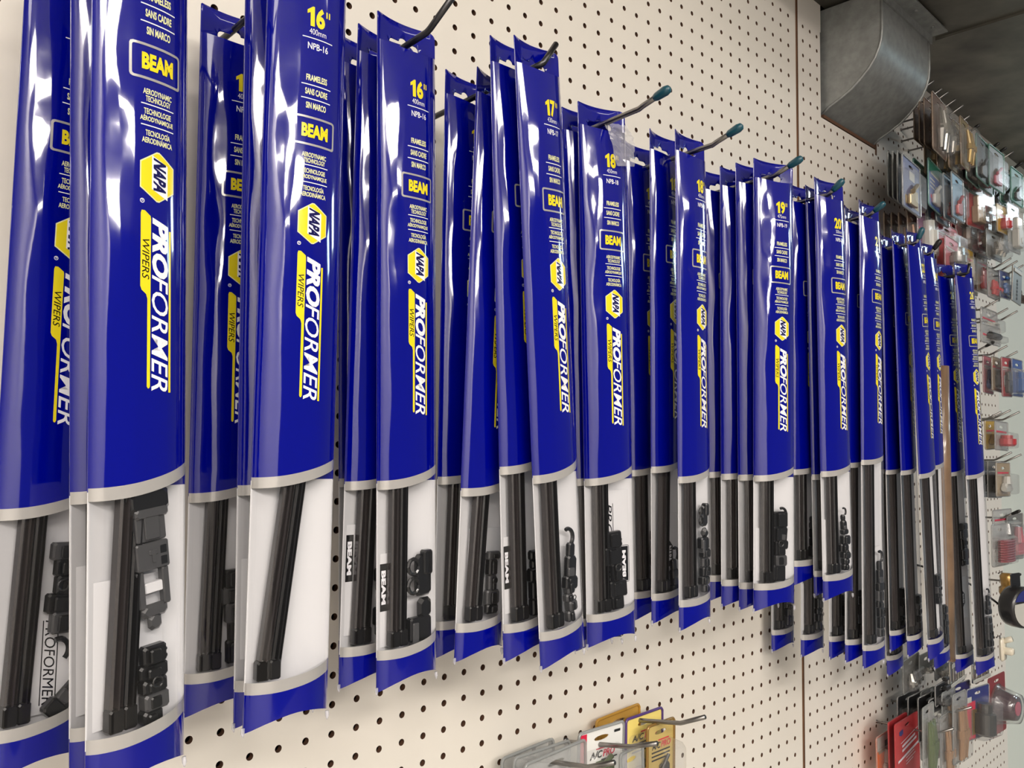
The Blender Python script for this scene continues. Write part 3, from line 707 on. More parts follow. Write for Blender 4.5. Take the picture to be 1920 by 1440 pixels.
MERCH = [  # kind, left X, distance, top Z, width, height, turn deg, depth, colours, name, category, label, group
    ('clam', 45.99, 2.20, 30.48, 4.00, 3.12, -6.4, 0.50, ('black', 'dark', 'grey'), 'clamshell_pack', 'blister pack', 'dark clear clamshell nearest the pegboard, rearmost of the stack right of the metal duct', 'dark clamshells right of the duct'),
    ('clam', 44.75, 3.00, 29.98, 4.00, 3.23, -6.0, 0.50, ('black', 'dark', 'grey'), 'clamshell_pack', 'blister pack', 'dark clear clamshell second from the rear in the stack right of the metal duct', 'dark clamshells right of the duct'),
    ('clam', 43.47, 3.80, 29.51, 4.00, 3.44, -5.6, 0.50, ('black', 'dark', 'grey'), 'clamshell_pack', 'blister pack', 'dark clear clamshell just behind the blue-carded one right of the duct', 'dark clamshells right of the duct'),
    ('clam', 41.60, 4.80, 28.63, 4.00, 3.38, -5.0, 0.60, ('navy', 'gold', 'grey'), 'clamshell_pack', 'blister pack', 'clear clamshell with navy card and gold base, front of the stack right of the duct', 'dark clamshells right of the duct'),
    ('clam', 47.51, 3.40, 30.12, 3.60, 3.05, -6.3, 0.50, ('green', 'dark', 'green'), 'clamshell_pack', 'blister pack', 'green-edged clamshell tucked behind the blue label pack with red and yellow dots', 'green-edged packs'),
    ('clam', 46.71, 4.60, 29.64, 3.60, 3.28, -5.4, 0.60, ('bluecard', 'white', 'green'), 'clamshell_pack', 'blister pack', 'blue card pack with green top edge and small red and yellow dots', 'green-edged packs'),
    ('clam', 52.54, 3.60, 30.41, 3.40, 3.15, -5.3, 0.40, ('black', 'dark', 'grey'), 'clamshell_pack', 'blister pack', 'thin dark pack just right of the blue card pack with a green top', 'thin dark packs'),
    ('clam', 51.29, 4.30, 29.96, 3.40, 3.23, -4.8, 0.40, ('brown', 'dark', 'grey'), 'clamshell_pack', 'blister pack', 'thin brown pack behind the light blue pack with a red product', 'thin dark packs'),
    ('clam', 49.58, 5.20, 29.29, 3.40, 3.17, -5.0, 0.50, ('sky', 'red', 'grey'), 'clamshell_pack', 'blister pack', 'light blue card pack holding a red product, right of the thin brown pack', None),
    ('bag', 49.95, 2.60, 34.85, 3.20, 2.60, -1.3, 0.70, ('brown', 'copper', 'brown'), 'parts_pack', 'blister pack', 'brown clear parts pack against the duct edge, rearmost of the top row', 'copper-toned packs in the top row'),
    ('bag', 48.74, 3.40, 34.55, 3.20, 2.97, -1.5, 0.70, ('brown', 'copper', 'brown'), 'parts_pack', 'blister pack', 'brown clear parts pack second in the top row beside the duct', 'copper-toned packs in the top row'),
    ('bag', 47.39, 4.20, 34.23, 3.20, 3.36, -2.4, 0.70, ('brown', 'copper', 'brown'), 'parts_pack', 'blister pack', 'brown clear parts pack third in the top row beside the duct', 'copper-toned packs in the top row'),
    ('bag', 45.42, 5.40, 33.74, 3.40, 3.96, -4.7, 0.80, ('brown', 'steel', 'brown'), 'parts_pack', 'blister pack', 'tall brown-backed pack with shiny silver part, front of the top row', 'copper-toned packs in the top row'),
    ('bag', 48.83, 5.00, 33.44, 2.20, 3.14, -3.9, 0.90, ('brown', 'steel', 'brown'), 'parts_pack', 'blister pack', 'narrow brown pack with a bright silver tube just right of the tall front one', None),
    ('bag', 50.68, 5.00, 33.41, 2.20, 3.28, -4.2, 0.90, ('gold', 'gold', 'brown'), 'parts_pack', 'blister pack', 'narrow gold-toned pack in the top row between silver tube and wider gold pack', None),
    ('bag', 49.70, 5.80, 33.16, 2.40, 3.52, -4.4, 0.90, ('gold', 'gold', 'brown'), 'parts_pack', 'blister pack', 'gold-toned pack with amber product, last of the brown top row', None),
    ('clam', 55.07, 4.60, 33.38, 3.00, 2.93, -5.8, 0.60, ('greyc', 'dark', 'grey'), 'clamshell_pack', 'blister pack', 'smoky grey pack between the gold packs and the green-edged ones in the top row', None),
    ('clam', 54.37, 5.40, 33.20, 3.20, 3.28, -2.3, 0.50, ('black', 'dark', 'green'), 'clamshell_pack', 'blister pack', 'green-edged dark clamshell in the top row, nearer of two in front of the soffit', None),
    ('clam', 57.38, 5.40, 33.16, 3.40, 3.22, 1.7, 0.50, ('greyc', 'pink', 'green'), 'clamshell_pack', 'blister pack', 'green-edged clear clamshell with a pink spot in the top row', None),
    ('clam', 64.53, 5.00, 33.19, 3.00, 2.90, 1.9, 0.50, ('green', 'dark', 'green'), 'clamshell_pack', 'blister pack', 'green carded pack at the far right end of the top row', None),
    ('bag', 46.26, 1.77, 26.28, 2.60, 3.12, -5.8, 0.60, ('brown', 'steel', 'brown'), 'clear_sleeve_pack', 'blister pack', 'tall clear brown sleeve left-most below the dark clamshell stack', 'clear brown sleeves under the clamshells'),
    ('bag', 46.35, 2.24, 26.22, 2.60, 3.18, -5.5, 0.60, ('brown', 'steel', 'brown'), 'clear_sleeve_pack', 'blister pack', 'tall clear brown sleeve second from left below the dark clamshell stack', 'clear brown sleeves under the clamshells'),
    ('bag', 46.44, 2.72, 26.15, 2.60, 3.25, -6.8, 0.60, ('brown', 'copper', 'brown'), 'clear_sleeve_pack', 'blister pack', 'tall clear brown sleeve third from left below the dark clamshell stack', 'clear brown sleeves under the clamshells'),
    ('bag', 46.90, 3.13, 26.35, 2.60, 3.51, -6.4, 0.50, ('brown', 'copper', 'brown'), 'clear_sleeve_pack', 'blister pack', 'tall clear brown sleeve just left of the purple card with white label', 'clear brown sleeves under the clamshells'),
    ('card', 47.68, 3.54, 26.92, 3.20, 3.79, -2.6, 0.60, ('purple', 'white', 'clear'), 'carded_pack', 'blister pack', 'purple and pink carded pack with a white price label', None),
    ('card', 57.21, 3.81, 30.74, 3.60, 3.60, 3.8, 1.00, ('red', 'tan', 'clear'), 'carded_pack', 'blister pack', 'red card with a tan cylinder under clear plastic, below the green-edged packs', None),
    ('card', 62.92, 3.40, 31.09, 2.60, 1.98, 0.6, 0.60, ('pinkc', 'greyc', 'clear'), 'carded_pack', 'blister pack', 'small pink card behind the red card with a tan cylinder', None),
    ('card', 51.17, 3.54, 26.38, 4.00, 4.25, 1.9, 1.00, ('red', 'greyc', 'clear'), 'carded_pack', 'blister pack', 'large red card with grey contents just right of the purple card', None),
    ('card', 57.18, 2.99, 28.22, 3.20, 3.06, -0.3, 0.90, ('maroon', 'brown', 'clear'), 'carded_pack', 'blister pack', 'maroon card with brown product between two bigger red cards', None),
    ('card', 48.63, 4.96, 24.59, 3.00, 2.26, -1.8, 0.90, ('pinkc', 'greyc', 'clear'), 'carded_pack', 'blister pack', 'small salmon card hanging in front of the large red card', None),
    ('card', 59.46, 3.13, 27.69, 3.20, 2.42, 1.3, 0.90, ('maroon', 'darkred', 'clear'), 'carded_pack', 'blister pack', 'maroon card with dark red product under the tan cylinder card', None),
    ('card', 60.32, 3.67, 28.42, 3.20, 2.61, 0.4, 1.10, ('red', 'tan', 'clear'), 'carded_pack', 'blister pack', 'red card with pale cylinder left of the yellow card', None),
    ('card', 59.16, 5.40, 28.94, 2.60, 2.20, 1.0, 0.50, ('yellow', 'red', 'clear'), 'carded_pack', 'blister pack', 'bright yellow card with a red bottom near the right edge of the picture', None),
    ('card', 61.24, 5.60, 29.41, 2.80, 3.88, 2.2, 1.00, ('clearc', 'white', 'clear'), 'carded_pack', 'blister pack', 'clear blister with white contents just right of the bright yellow card', None),
    ('bag', 57.76, 5.00, 26.72, 3.60, 2.17, 0.7, 1.00, ('greyc', 'steel', 'grey'), 'parts_pack', 'blister pack', 'clear bag of dark steel fittings below the yellow card', None),
    ('card', 56.06, 3.67, 25.30, 3.00, 2.90, -0.1, 0.80, ('yellow', 'tan', 'clear'), 'carded_pack', 'blister pack', 'yellow-topped pack just above the rightmost blue wiper sleeves', None),
    ('card', 61.23, 3.26, 25.71, 3.00, 3.20, -1.5, 0.60, ('tan', 'red', 'clear'), 'carded_pack', 'blister pack', 'beige card with a red foot, right behind the rightmost wiper sleeves', None),
    ('bag', 57.08, 5.20, 23.59, 3.00, 2.30, -0.5, 0.50, ('clearc', 'red', 'grey'), 'parts_pack', 'blister pack', 'clear bag with a small red part, between beige card and blue tool', None),
    ('tool', 58.68, 5.60, 23.57, 2.60, 2.12, 0.1, 0.50, ('navy', 'bluep', 'clear'), 'carded_tool', 'tool', 'blue plastic tool on a navy card left of the tilted grey strip', None),
    ('strip', 59.98, 6.00, 24.05, 1.80, 2.94, 5.2, 0.15, ('steelc', 'steelc', 'clear'), 'metal_strip', 'strip', 'flat grey perforated metal strip hanging tilted near the right edge', None),
    ('lump', 68.99, 4.00, 23.40, 1.60, 0.84, 4.5, 1.00, ('brown', 'brownp', 'clear'), 'brown_plug', 'plug', 'small dark brown plug poking out behind the tilted grey strip', None),
    ('card', 57.39, 4.60, 20.61, 4.00, 1.93, -0.1, 0.80, ('clearc', 'white', 'clear'), 'carded_pack', 'blister pack', 'clear blister with white and black contents, upper of the two beside the wiper sleeves', None),
    ('card', 55.24, 5.20, 19.06, 4.00, 1.04, 2.6, 0.80, ('clearc', 'dark', 'clear'), 'carded_pack', 'blister pack', 'low clear blister with a black part, under the white one beside the wiper sleeves', None),
    ('card', 59.00, 4.20, 17.02, 2.80, 2.93, -2.3, 0.60, ('pinkc', 'bluep', 'clear'), 'carded_pack', 'blister pack', 'pink-topped pack with blue contents, leftmost of four in the right-hand row', 'packs in the right-hand middle row'),
    ('card', 59.01, 4.80, 16.90, 2.80, 2.66, -1.3, 0.60, ('tan', 'dark', 'clear'), 'carded_pack', 'blister pack', 'tan pack, second of four in the right-hand row', 'packs in the right-hand middle row'),
    ('card', 59.40, 5.40, 16.89, 2.80, 3.07, -1.7, 0.60, ('red', 'dark', 'clear'), 'carded_pack', 'blister pack', 'red-centred pack, third of four in the right-hand row', 'packs in the right-hand middle row'),
    ('card', 61.28, 5.60, 16.86, 3.00, 2.95, -0.4, 0.60, ('bluecard', 'bluep', 'clear'), 'carded_pack', 'blister pack', 'blue pack, last of four in the right-hand row', 'packs in the right-hand middle row'),
    ('card', 58.45, 4.40, 11.92, 3.00, 2.22, -1.9, 0.80, ('yellow', 'gold', 'clear'), 'carded_pack', 'blister pack', 'yellow pack beside the wiper sleeves, halfway down the right side', None),
    ('card', 57.98, 5.20, 11.83, 3.20, 2.19, 0.2, 0.90, ('clearc', 'red', 'clear'), 'carded_pack', 'blister pack', 'clear blister with red part, right of the yellow pack', None),
    ('card', 58.72, 4.40, 8.72, 3.40, 2.79, 0.4, 0.80, ('greyc', 'dark', 'clear'), 'carded_pack', 'blister pack', 'grey carded blister with a black part, below the yellow pack', None),
    ('card', 57.99, 5.20, 8.67, 3.40, 2.58, 0.5, 0.80, ('tan', 'white', 'clear'), 'carded_pack', 'blister pack', 'pale carded blister overlapping the grey one on its right', None),
    ('card', 59.74, 4.40, 4.91, 4.40, 2.96, 1.6, 0.90, ('clearc', 'greyp', 'clear'), 'carded_pack', 'blister pack', 'smoky clear blister behind the red wire spool pack', None),
    ('coil', 55.89, 5.40, 4.13, 3.20, 3.07, 3.5, 0.90, ('clearc', 'darkred', 'clear'), 'wire_pack', 'blister pack', 'clear pack with a spool of dark red wire beside the wiper sleeves', None),
    ('card', 62.54, 4.60, 4.49, 3.60, 3.67, 3.4, 0.70, ('greyc', 'pinkc', 'clear'), 'carded_pack', 'blister pack', 'grey blister with a pink-red corner at the right edge of the picture', None),
    ('disc', 55.84, 5.60, -0.22, 3.30, 3.00, 13.4, 1.40, ('black', 'black', 'clear'), 'round_spool', 'spool', 'big black round spool with a navy and white label', None),
    ('lump', 58.92, 4.60, 0.19, 2.40, 1.77, 0.1, 1.40, ('gold', 'goldp', 'clear'), 'brass_fitting', 'fitting', 'brass-coloured fitting left of the big black spool', None),
    ('lump', 59.24, 4.40, -4.71, 1.60, 1.77, -0.1, 1.00, ('tan', 'whitep', 'clear'), 'white_bracket', 'bracket', 'glossy cream bracket beside the foot of the rightmost wiper sleeve', None),
    ('bag', 48.21, 1.80, -5.06, 3.60, 2.25, -3.5, 0.60, ('greyc', 'steel', 'grey'), 'foil_pack', 'blister pack', 'crinkled silvery pack under the long wiper sleeves, lowest of the three silvery ones', 'silvery packs under the long wiper sleeves'),
    ('bag', 50.77, 1.95, -5.17, 3.40, 1.35, -3.8, 0.60, ('greyc', 'steel', 'grey'), 'foil_pack', 'blister pack', 'crinkled silvery pack in the middle of the three under the long wiper sleeves', 'silvery packs under the long wiper sleeves'),
    ('bag', 52.17, 2.55, -5.45, 3.40, 1.51, -4.2, 0.60, ('greyc', 'steel', 'grey'), 'foil_pack', 'blister pack', 'crinkled silvery pack nearest the brown dowel under the long wiper sleeves', 'silvery packs under the long wiper sleeves'),
    ('strips', 52.28, 3.45, -5.45, 3.40, 1.95, -1.2, 0.30, ('steelc', 'white', 'clear'), 'metal_blade_pack', 'blister pack', 'bundle of ribbed silver strips below the left of the two rightmost wiper sleeves', 'ribbed silver strip bundles'),
    ('strips', 55.60, 3.90, -6.09, 3.40, 1.62, 2.8, 0.30, ('steelc', 'white', 'clear'), 'metal_blade_pack', 'blister pack', 'bundle of ribbed silver strips below the rightmost wiper sleeve', 'ribbed silver strip bundles'),
    ('tool', 49.46, 3.45, -6.69, 3.00, 1.23, -3.0, 0.70, ('black', 'dark', 'clear'), 'clip_card', 'tool', 'cluster of black clips on a black card above the black and white labelled pack', None),
    ('card', 48.64, 3.30, -7.50, 3.80, 3.00, 1.9, 0.70, ('black', 'whitered', 'clear'), 'carded_pack', 'blister pack', 'black-topped pack with white and red label in the lower right cluster', None),
    ('bag', 44.94, 4.20, -7.08, 2.40, 4.38, -4.0, 0.60, ('clearc', 'greenp', 'grey'), 'long_clear_pack', 'blister pack', 'long clear bag with a green item, lower right, behind the lowest wire hook', None),
    ('bag', 49.04, 3.90, -8.55, 2.20, 4.45, -0.9, 0.60, ('clearc', 'tanp', 'grey'), 'long_clear_pack', 'blister pack', 'long clear bag with tan rods between the green item and the wide clear sleeve', None),
    ('bag', 50.04, 4.35, -7.26, 2.60, 4.66, 0.1, 0.60, ('clearc', 'tanp', 'grey'), 'long_clear_pack', 'blister pack', 'wide long clear sleeve left of the red and navy pack', None),
    ('card', 52.88, 4.35, -7.46, 3.60, 3.57, 6.7, 1.20, ('navyred', 'dark', 'clear'), 'carded_pack', 'blister pack', 'navy and red pack with a gold strip beside the wide clear sleeve', None),
    ('cup', 57.01, 4.65, -7.28, 3.20, 4.34, 4.2, 2.20, ('maroon', 'purplep', 'clear'), 'cup_blister_pack', 'blister pack', 'maroon card with a large round dark cup under clear plastic at lower right', None),
    ('card', 45.06, 1.20, -9.62, 3.00, 3.08, -0.0, 0.60, ('orange', 'white', 'clear'), 'carded_pack', 'blister pack', 'orange card with white top, leftmost of the lower right cluster', None),
    ('flat', 45.26, 1.95, -8.50, 3.16, 4.03, -0.0, 0.30, ('red', 'white', 'clear'), 'red_card', 'carded pack', 'plain red card just behind the red card with white stripes', None),
    ('flat', 44.79, 2.55, -8.39, 4.14, 3.84, -0.0, 0.30, ('redtext', 'white', 'clear'), 'red_card', 'carded pack', 'red card with slanted white stripes and a small blue mark, front of the pair', None),
    ('clam', 16.57, 0.50, -2.35, 3.16, 3.53, -0.0, 0.40, ('amber', 'goldp', 'amber'), 'amber_pack', 'blister pack', 'amber clamshell nearest the pegboard at the bottom centre', None),
    ('clam', 17.94, 1.00, -2.58, 2.81, 3.55, -0.0, 0.60, ('yelac', 'dark', 'purple'), 'refrigerant_hose_pack', 'blister pack', 'yellow carded pack with a purple edge behind the front gold pack', None),
    ('clam', 18.33, 1.90, -2.77, 2.08, 3.18, -0.0, 0.90, ('goldac', 'dark', 'gold'), 'gold_gauge_pack', 'blister pack', 'gold carded pack with dark gauge at its foot, front of the right bottom hook', None),
    ('clam', 13.57, 1.90, -2.04, 2.97, 2.56, -0.0, 0.50, ('whiteac', 'greenp', 'grey'), 'clear_hose_pack', 'blister pack', 'clear pack with white card and red corner on the middle bottom hook', None),
    ('clam', 15.06, 3.00, -2.80, 1.54, 1.89, -0.1, 0.60, ('clearc', 'clearp', 'grey'), 'clear_blister_shell', 'blister pack', 'angled clear shell beside the bent end of the middle bottom hook', None),
    ('clam', 10.47, 0.70, -2.44, 2.99, 1.64, -0.0, 0.50, ('clearc', 'clearp', 'grey'), 'clear_blister_shell', 'blister pack', 'clear empty shell nearest the pegboard at bottom left of centre', 'empty clear shells at the bottom'),
    ('clam', 10.27, 1.50, -2.26, 3.23, 1.52, -0.0, 0.50, ('clearc', 'clearp', 'grey'), 'clear_blister_shell', 'blister pack', 'clear empty shell in the middle of the bottom centre-left stack', 'empty clear shells at the bottom'),
    ('clam', 10.12, 2.30, -2.13, 3.51, 1.38, -0.0, 0.50, ('clearc', 'clearp', 'grey'), 'clear_blister_shell', 'blister pack', 'clear empty shell frontmost of the bottom centre-left stack', 'empty clear shells at the bottom'),
]
HOOKS = [  # X, tip distance, tip Z, cap colour, label
    (50.76, 3.80, 36.59, None, 'silver hook tip showing against the soffit, nearest the duct', .75, .12),
    (52.10, 3.90, 36.37, None, 'silver hook tip second from the duct against the soffit', .75, .12),
    (53.15, 4.00, 36.41, None, 'silver hook tip third from the duct against the soffit', .75, .12),
    (53.82, 4.30, 35.95, None, 'silver hook tip fourth from the duct against the soffit', .75, .12),
    (54.50, 4.60, 35.61, None, 'silver hook tip fifth from the duct against the soffit', .75, .12),
    (54.58, 5.00, 34.71, None, 'silver hook tip just left of the first black-capped one', .75, .12),
    (55.98, 5.20, 34.30, 'black', 'black-capped hook tip in the top row, nearest the duct of the three', .75, .12),
    (60.11, 5.40, 33.90, 'black', 'black-capped hook tip in the top row, middle of the three', .75, .12),
    (61.94, 5.40, 33.98, 'black', 'black-capped hook tip in the top row, right of the middle one', .75, .12),
    (64.16, 5.40, 34.27, None, 'plain hook right of the black-capped ones in the top row', .75, .12),
    (66.41, 5.40, 33.82, 'black', 'thick black-tipped hook above the green card at the right edge', .75, .12),
    (64.47, 5.40, 29.36, None, 'bare wire hook by the clear blister near the right edge', .75, .12),
    (62.76, 5.40, 25.12, None, 'bare wire hook above the tilted grey strip, left of the pair', .75, .12),
    (64.54, 5.40, 25.18, None, 'bare wire hook above the tilted grey strip, right of the pair', .75, .12),
    (65.41, 5.60, 24.93, None, 'wire hook carrying the tilted grey metal strip', .75, .12),
    (59.08, 5.40, 21.27, None, 'bare wire hook just under the clear bag with red part', .75, .12),
    (61.53, 5.40, 20.89, None, 'bare wire hook over the white-filled blister, left one', .75, .12),
    (64.16, 5.40, 20.98, None, 'bare wire hook over the white-filled blister, right one', .75, .12),
    (57.48, 5.40, 17.81, 'black', 'black-tipped short hook beside the wiper sleeves', .75, .12),
    (61.13, 5.40, 17.87, None, 'bare wire hook right of the black-tipped short hook', .75, .12),
    (63.07, 5.60, 17.55, None, 'wire hook carrying the red-centred pack', .75, .12),
    (59.17, 5.40, 12.59, None, 'bare wire hook over the yellow pack, left of three', .75, .12),
    (61.54, 5.40, 12.79, None, 'bare wire hook over the yellow pack, middle of three', .75, .12),
    (63.22, 5.60, 12.71, None, 'bare wire hook over the yellow pack, right of three', .75, .12),
    (61.53, 5.40, 9.47, None, 'bare wire hook over the grey blister, left of the pair', .75, .12),
    (63.35, 5.60, 9.30, None, 'bare wire hook over the grey blister, right of the pair', .75, .12),
    (61.58, 5.80, 4.91, 'black', 'black-tipped hook over the red wire spool pack', .75, .12),
    (61.28, 5.80, 0.05, 'black', 'black-tipped hook carrying the black round spool', .75, .12),
    (50.76, 5.40, -7.89, None, 'wire hook in front of the navy and red pack at lower right', .75, .12),
    (48.04, 5.10, -8.78, None, 'lowest wire hook, sticking out past the red striped card', .75, .12),
    (19, 4.52, -1.84, None, 'steel hook through the gold pack at bottom centre', 1.15, 0.6),
    (15, 4.86, -1.92, None, 'steel hook through the clear pack with white card at bottom centre', 1.16, 0.72),
    (12, 5.08, -1.84, None, 'steel hook through the empty clear shells at bottom centre', 1.12, 0.62),
]
for row in PACKS: pack(*row)

# ------------------------------------------------------------------ peg hooks
def peg_hook(name, X, zw, dp, zp, dt, zt, cap, label, group, r=.105, side=0.0):
    o = empty(name, W(X, 0, zw), label, 'hook', group)
    b = MB(); dpn = dt - 1.15 if dt > dp + 1 else max(dp + .15, dt - .9)
    zb = zw + (zp - zw) * dpn / max(dp, .1)
    pts = [(0, .5, .35), (0, .15, .04), (0, -.1, 0), (0, -dpn + .12, zb - zw - .01), (side * .1, -dpn - .05, zb - zw + .06), (side, -dt, zt - zw)]
    b.tube(pts, r, 10)
    b.tube([(0, .02, 0), (0, -.06, 0)], r * 1.6, 10)
    mt = DSTEEL if cap in (None, 'dark') else STEEL
    b.build('wire', mt, o, True)
    if cap in ('teal', 'black'):
        a, c_ = Vector(pts[-2]), Vector(pts[-1]); dr = (c_ - a).normalized(); L = (c_ - a).length
        b = MB(); b.tube([c_ - dr * .62, c_ - dr * .5, c_ - dr * .1, c_ + dr * .06, c_ + dr * .12], [r * 1.1, r * 1.5, r * 1.75, r * 1.35, r * .4], 10)
        b.build('tip_cap', TEAL if cap == 'teal' else BCAP, o, True)
    return o
RC = {'A': None, 'B': None, 'C': 'dark', 'D': 'dark', 'E': 'teal', 'F': 'teal', 'G': 'teal', 'H': 'teal', 'I': 'teal', 'J': 'teal', 'K': 'black', 'L': None}
RL = {'A': 'hook carrying the leftmost blue sleeves, above the picture', 'B': 'hook carrying the second group of blue sleeves, above the picture',
      'C': 'long dark bare wire hook whose bent end leaves the top of the picture', 'D': 'dark wire hook with a steeply bent bare end above the sleeve marked 17',
      'E': 'wire hook with a teal tip through the taped sleeve marked 18', 'F': 'teal-tipped wire hook above the third sleeve marked 18',
      'G': 'teal-tipped wire hook above the sleeve marked 19', 'H': 'teal-tipped wire hook through the front sleeve marked 20', 'I': 'teal-tipped wire hook of the first longer sleeve group',
      'J': 'teal-tipped wire hook of the right-leaning long sleeves', 'K': 'black-tipped wire hook left of the rightmost long sleeves', 'L': 'bare wire hook through the rightmost longest sleeve'}
for (g, X, zw, dp, zp, dt, zt) in RODS:
    peg_hook('peg_hook', X, zw, dp, zp, dt, zt, RC[g], RL[g], 'hooks of the blue sleeves', side=(.9 if g == 'D' else .0))
for i, (X, dt, zt, cap, label, drop, rise) in enumerate(HOOKS):
    zw = zt - drop
    peg_hook('wire_hook', X, zw, dt - 1.1, zw + rise, dt, zt, cap if cap else 'plain', label, None, r=.075 if X > 30 else .10)

# brown dowel hanging between the two long groups
b = MB(); b.tube([(0, 0, 0), (.08, -.02, 6), (-.05, 0, 12), (0, 0, 19)], .58, 14)
o = b.build('brown_dowel', mat('brown_dowel_wood', (0.45, 0.36, 0.28), 0.3, noise=0.25, nscale=25, coat=.4), None, True)
o.location = W(45.9, 5.4, -3.8); tag(o, 'long brown glossy dowel between the right-leaning long sleeves and the rightmost ones', 'rod')
o2 = MB(); o2.tube([(0, 0, 0), (0, -.02, .18)], [.6, .56], 14); o2.build('end_cap', mat('dowel_cap', (0.35, 0.26, 0.19), 0.4), o)

# ------------------------------------------------------------------ carded goods and clamshells
def sm(n, c, r=.35, mt=0, ct=.4): return mat('goods_' + n, c, r, metal=mt, coat=ct)
C = dict(black=sm('black', (.10, .10, .11)), dark=sm('dark', (.12, .12, .12), .3), navy=sm('navy', (.14, .17, .42)), gold=sm('gold', (.55, .45, .22), .3, .5), green=sm('green', (.10, .40, .32)),
         bluecard=sm('bluecard', (.22, .34, .60)), white=sm('white', (.70, .70, .68)), sky=sm('sky', (.38, .56, .68)), red=sm('red', (.66, .19, .21)), brown=sm('brown', (.36, .27, .21)), copper=sm('copper', (.50, .36, .27), .3, .4),
         steel=sm('steel', (.70, .69, .67), .18, .9), greyc=sm('greyc', (.42, .42, .41)), pink=sm('pink', (.68, .32, .40)), pinkc=sm('pinkc', (.72, .38, .42)), purple=sm('purple', (.45, .25, .42)), tan=sm('tan', (.60, .53, .43)),
         maroon=sm('maroon', (.48, .16, .17)), darkred=sm('darkred', (.48, .10, .17)), yellow=sm('yellow', (.75, .60, .15)), clearc=clear('goods_clear_back', (.86, .87, .87), .30, .08), clearp=clear('goods_clear_part', (.9, .9, .9), .2, .05),
         bluep=sm('bluep', (.13, .32, .55)), steelc=sm('steelc', (.50, .49, .47), .35, .6), brownp=sm('brownp', (.26, .18, .15), .5), greyp=clear('goods_smoky', (.62, .62, .62), .2, .06),
         goldp=sm('goldp', (.62, .48, .25), .25, .5), whitep=sm('whitep', (.86, .83, .76), .2), greenp=sm('greenp', (.26, .33, .15)), tanp=sm('tanp', (.55, .42, .30)), purplep=sm('purplep', (.22, .13, .18), .15, 0, .9),
         orange=sm('orange', (.93, .42, .10)), amber=clear('goods_amber', (.85, .58, .15), .45, .06), yelac=sm('yelac', (.92, .84, .48)), goldac=sm('goldac', (.80, .70, .42), .3, .2), whiteac=sm('whiteac', (.88, .88, .87)))
C['navyred'] = C['navy']; C['redtext'] = C['red']; C['whitered'] = C['white']
PURP = sm('purple_edge', (.30, .20, .45)); TXTB = sm('print_black', (.08, .08, .09)); TXTG = sm('print_pale', (.80, .78, .82)); TXTR = sm('print_red', (.80, .10, .25))
SHELL = clear('blister_shell', (.95, .95, .95), .07, .16, 1.3)
RIMS = dict(grey=clear('rim_grey', (.62, .64, .64), .4, .08), green=clear('rim_green', (.35, .62, .55), .4, .08), brown=clear('rim_brown', (.62, .5, .4), .35, .08), purple=PURP, gold=sm('rim_gold', (.55, .42, .2), .25, .3), amber=clear('rim_amber', (.8, .5, .1), .5, .08), clear=clear('rim_clear', (.8, .8, .8), .3, .08))

STACKS = [
    ('red card with a tan cylinder under clear plastic, below the green-edged packs', 3, 1.15, 'matching red card stacked behind the one with the tan cylinder'),
    ('large red card with grey contents just right of the purple card', 1, 1.5, 'matching red card stacked behind the large one right of the purple card'),
    ('light blue card pack holding a red product, right of the thin brown pack', 3, .55, 'thin pack edge stacked behind the light blue card pack'),
    ('green-edged clear clamshell with a pink spot in the top row', 3, .75, 'green-edged clamshell stacked behind the one with the pink spot'),
    ('green-edged dark clamshell in the top row, nearer of two in front of the soffit', 3, .7, 'green-edged clamshell stacked behind the front dark one in the top row'),
    ('green carded pack at the far right end of the top row', 2, .8, 'green carded pack stacked behind the last one of the top row'),
    ('gold-toned pack with amber product, last of the brown top row', 3, .8, 'gold-toned pack stacked behind the last of the brown top row'),
    ('clear blister with white contents just right of the bright yellow card', 2, 1.1, 'clear blister stacked behind the one right of the bright yellow card'),
    ('beige card with a red foot, right behind the rightmost wiper sleeves', 2, .8, 'beige card stacked behind the one with a red foot'),
    ('red card with pale cylinder left of the yellow card', 3, 1.1, 'red card stacked behind the one with the pale cylinder'),
    ('grey carded blister with a black part, below the yellow pack', 2, .9, 'grey blister stacked behind the one with a black part'),
    ('wide long clear sleeve left of the red and navy pack', 3, .7, 'long clear sleeve stacked behind the wide one beside the navy and red pack'),
    ('black-topped pack with white and red label in the lower right cluster', 3, .7, 'black-topped pack stacked behind the one with white and red label'),
    ('navy and red pack with a gold strip beside the wide clear sleeve', 1, 1.3, 'navy and red pack directly behind the one with the gold strip'),
]
def rrect(w, h, r=.18, n=4, z0=0):
    pts = []
    for (cx, cz, a0) in ((w / 2 - r, h - r, 0), (-w / 2 + r, h - r, 90), (-w / 2 + r, r, 180), (w / 2 - r, r, 270)):
        for k in range(n + 1): a = math.radians(a0 + 90 * k / n); pts.append((cx + r * math.cos(a), z0 + cz + r * math.sin(a)))
    return pts
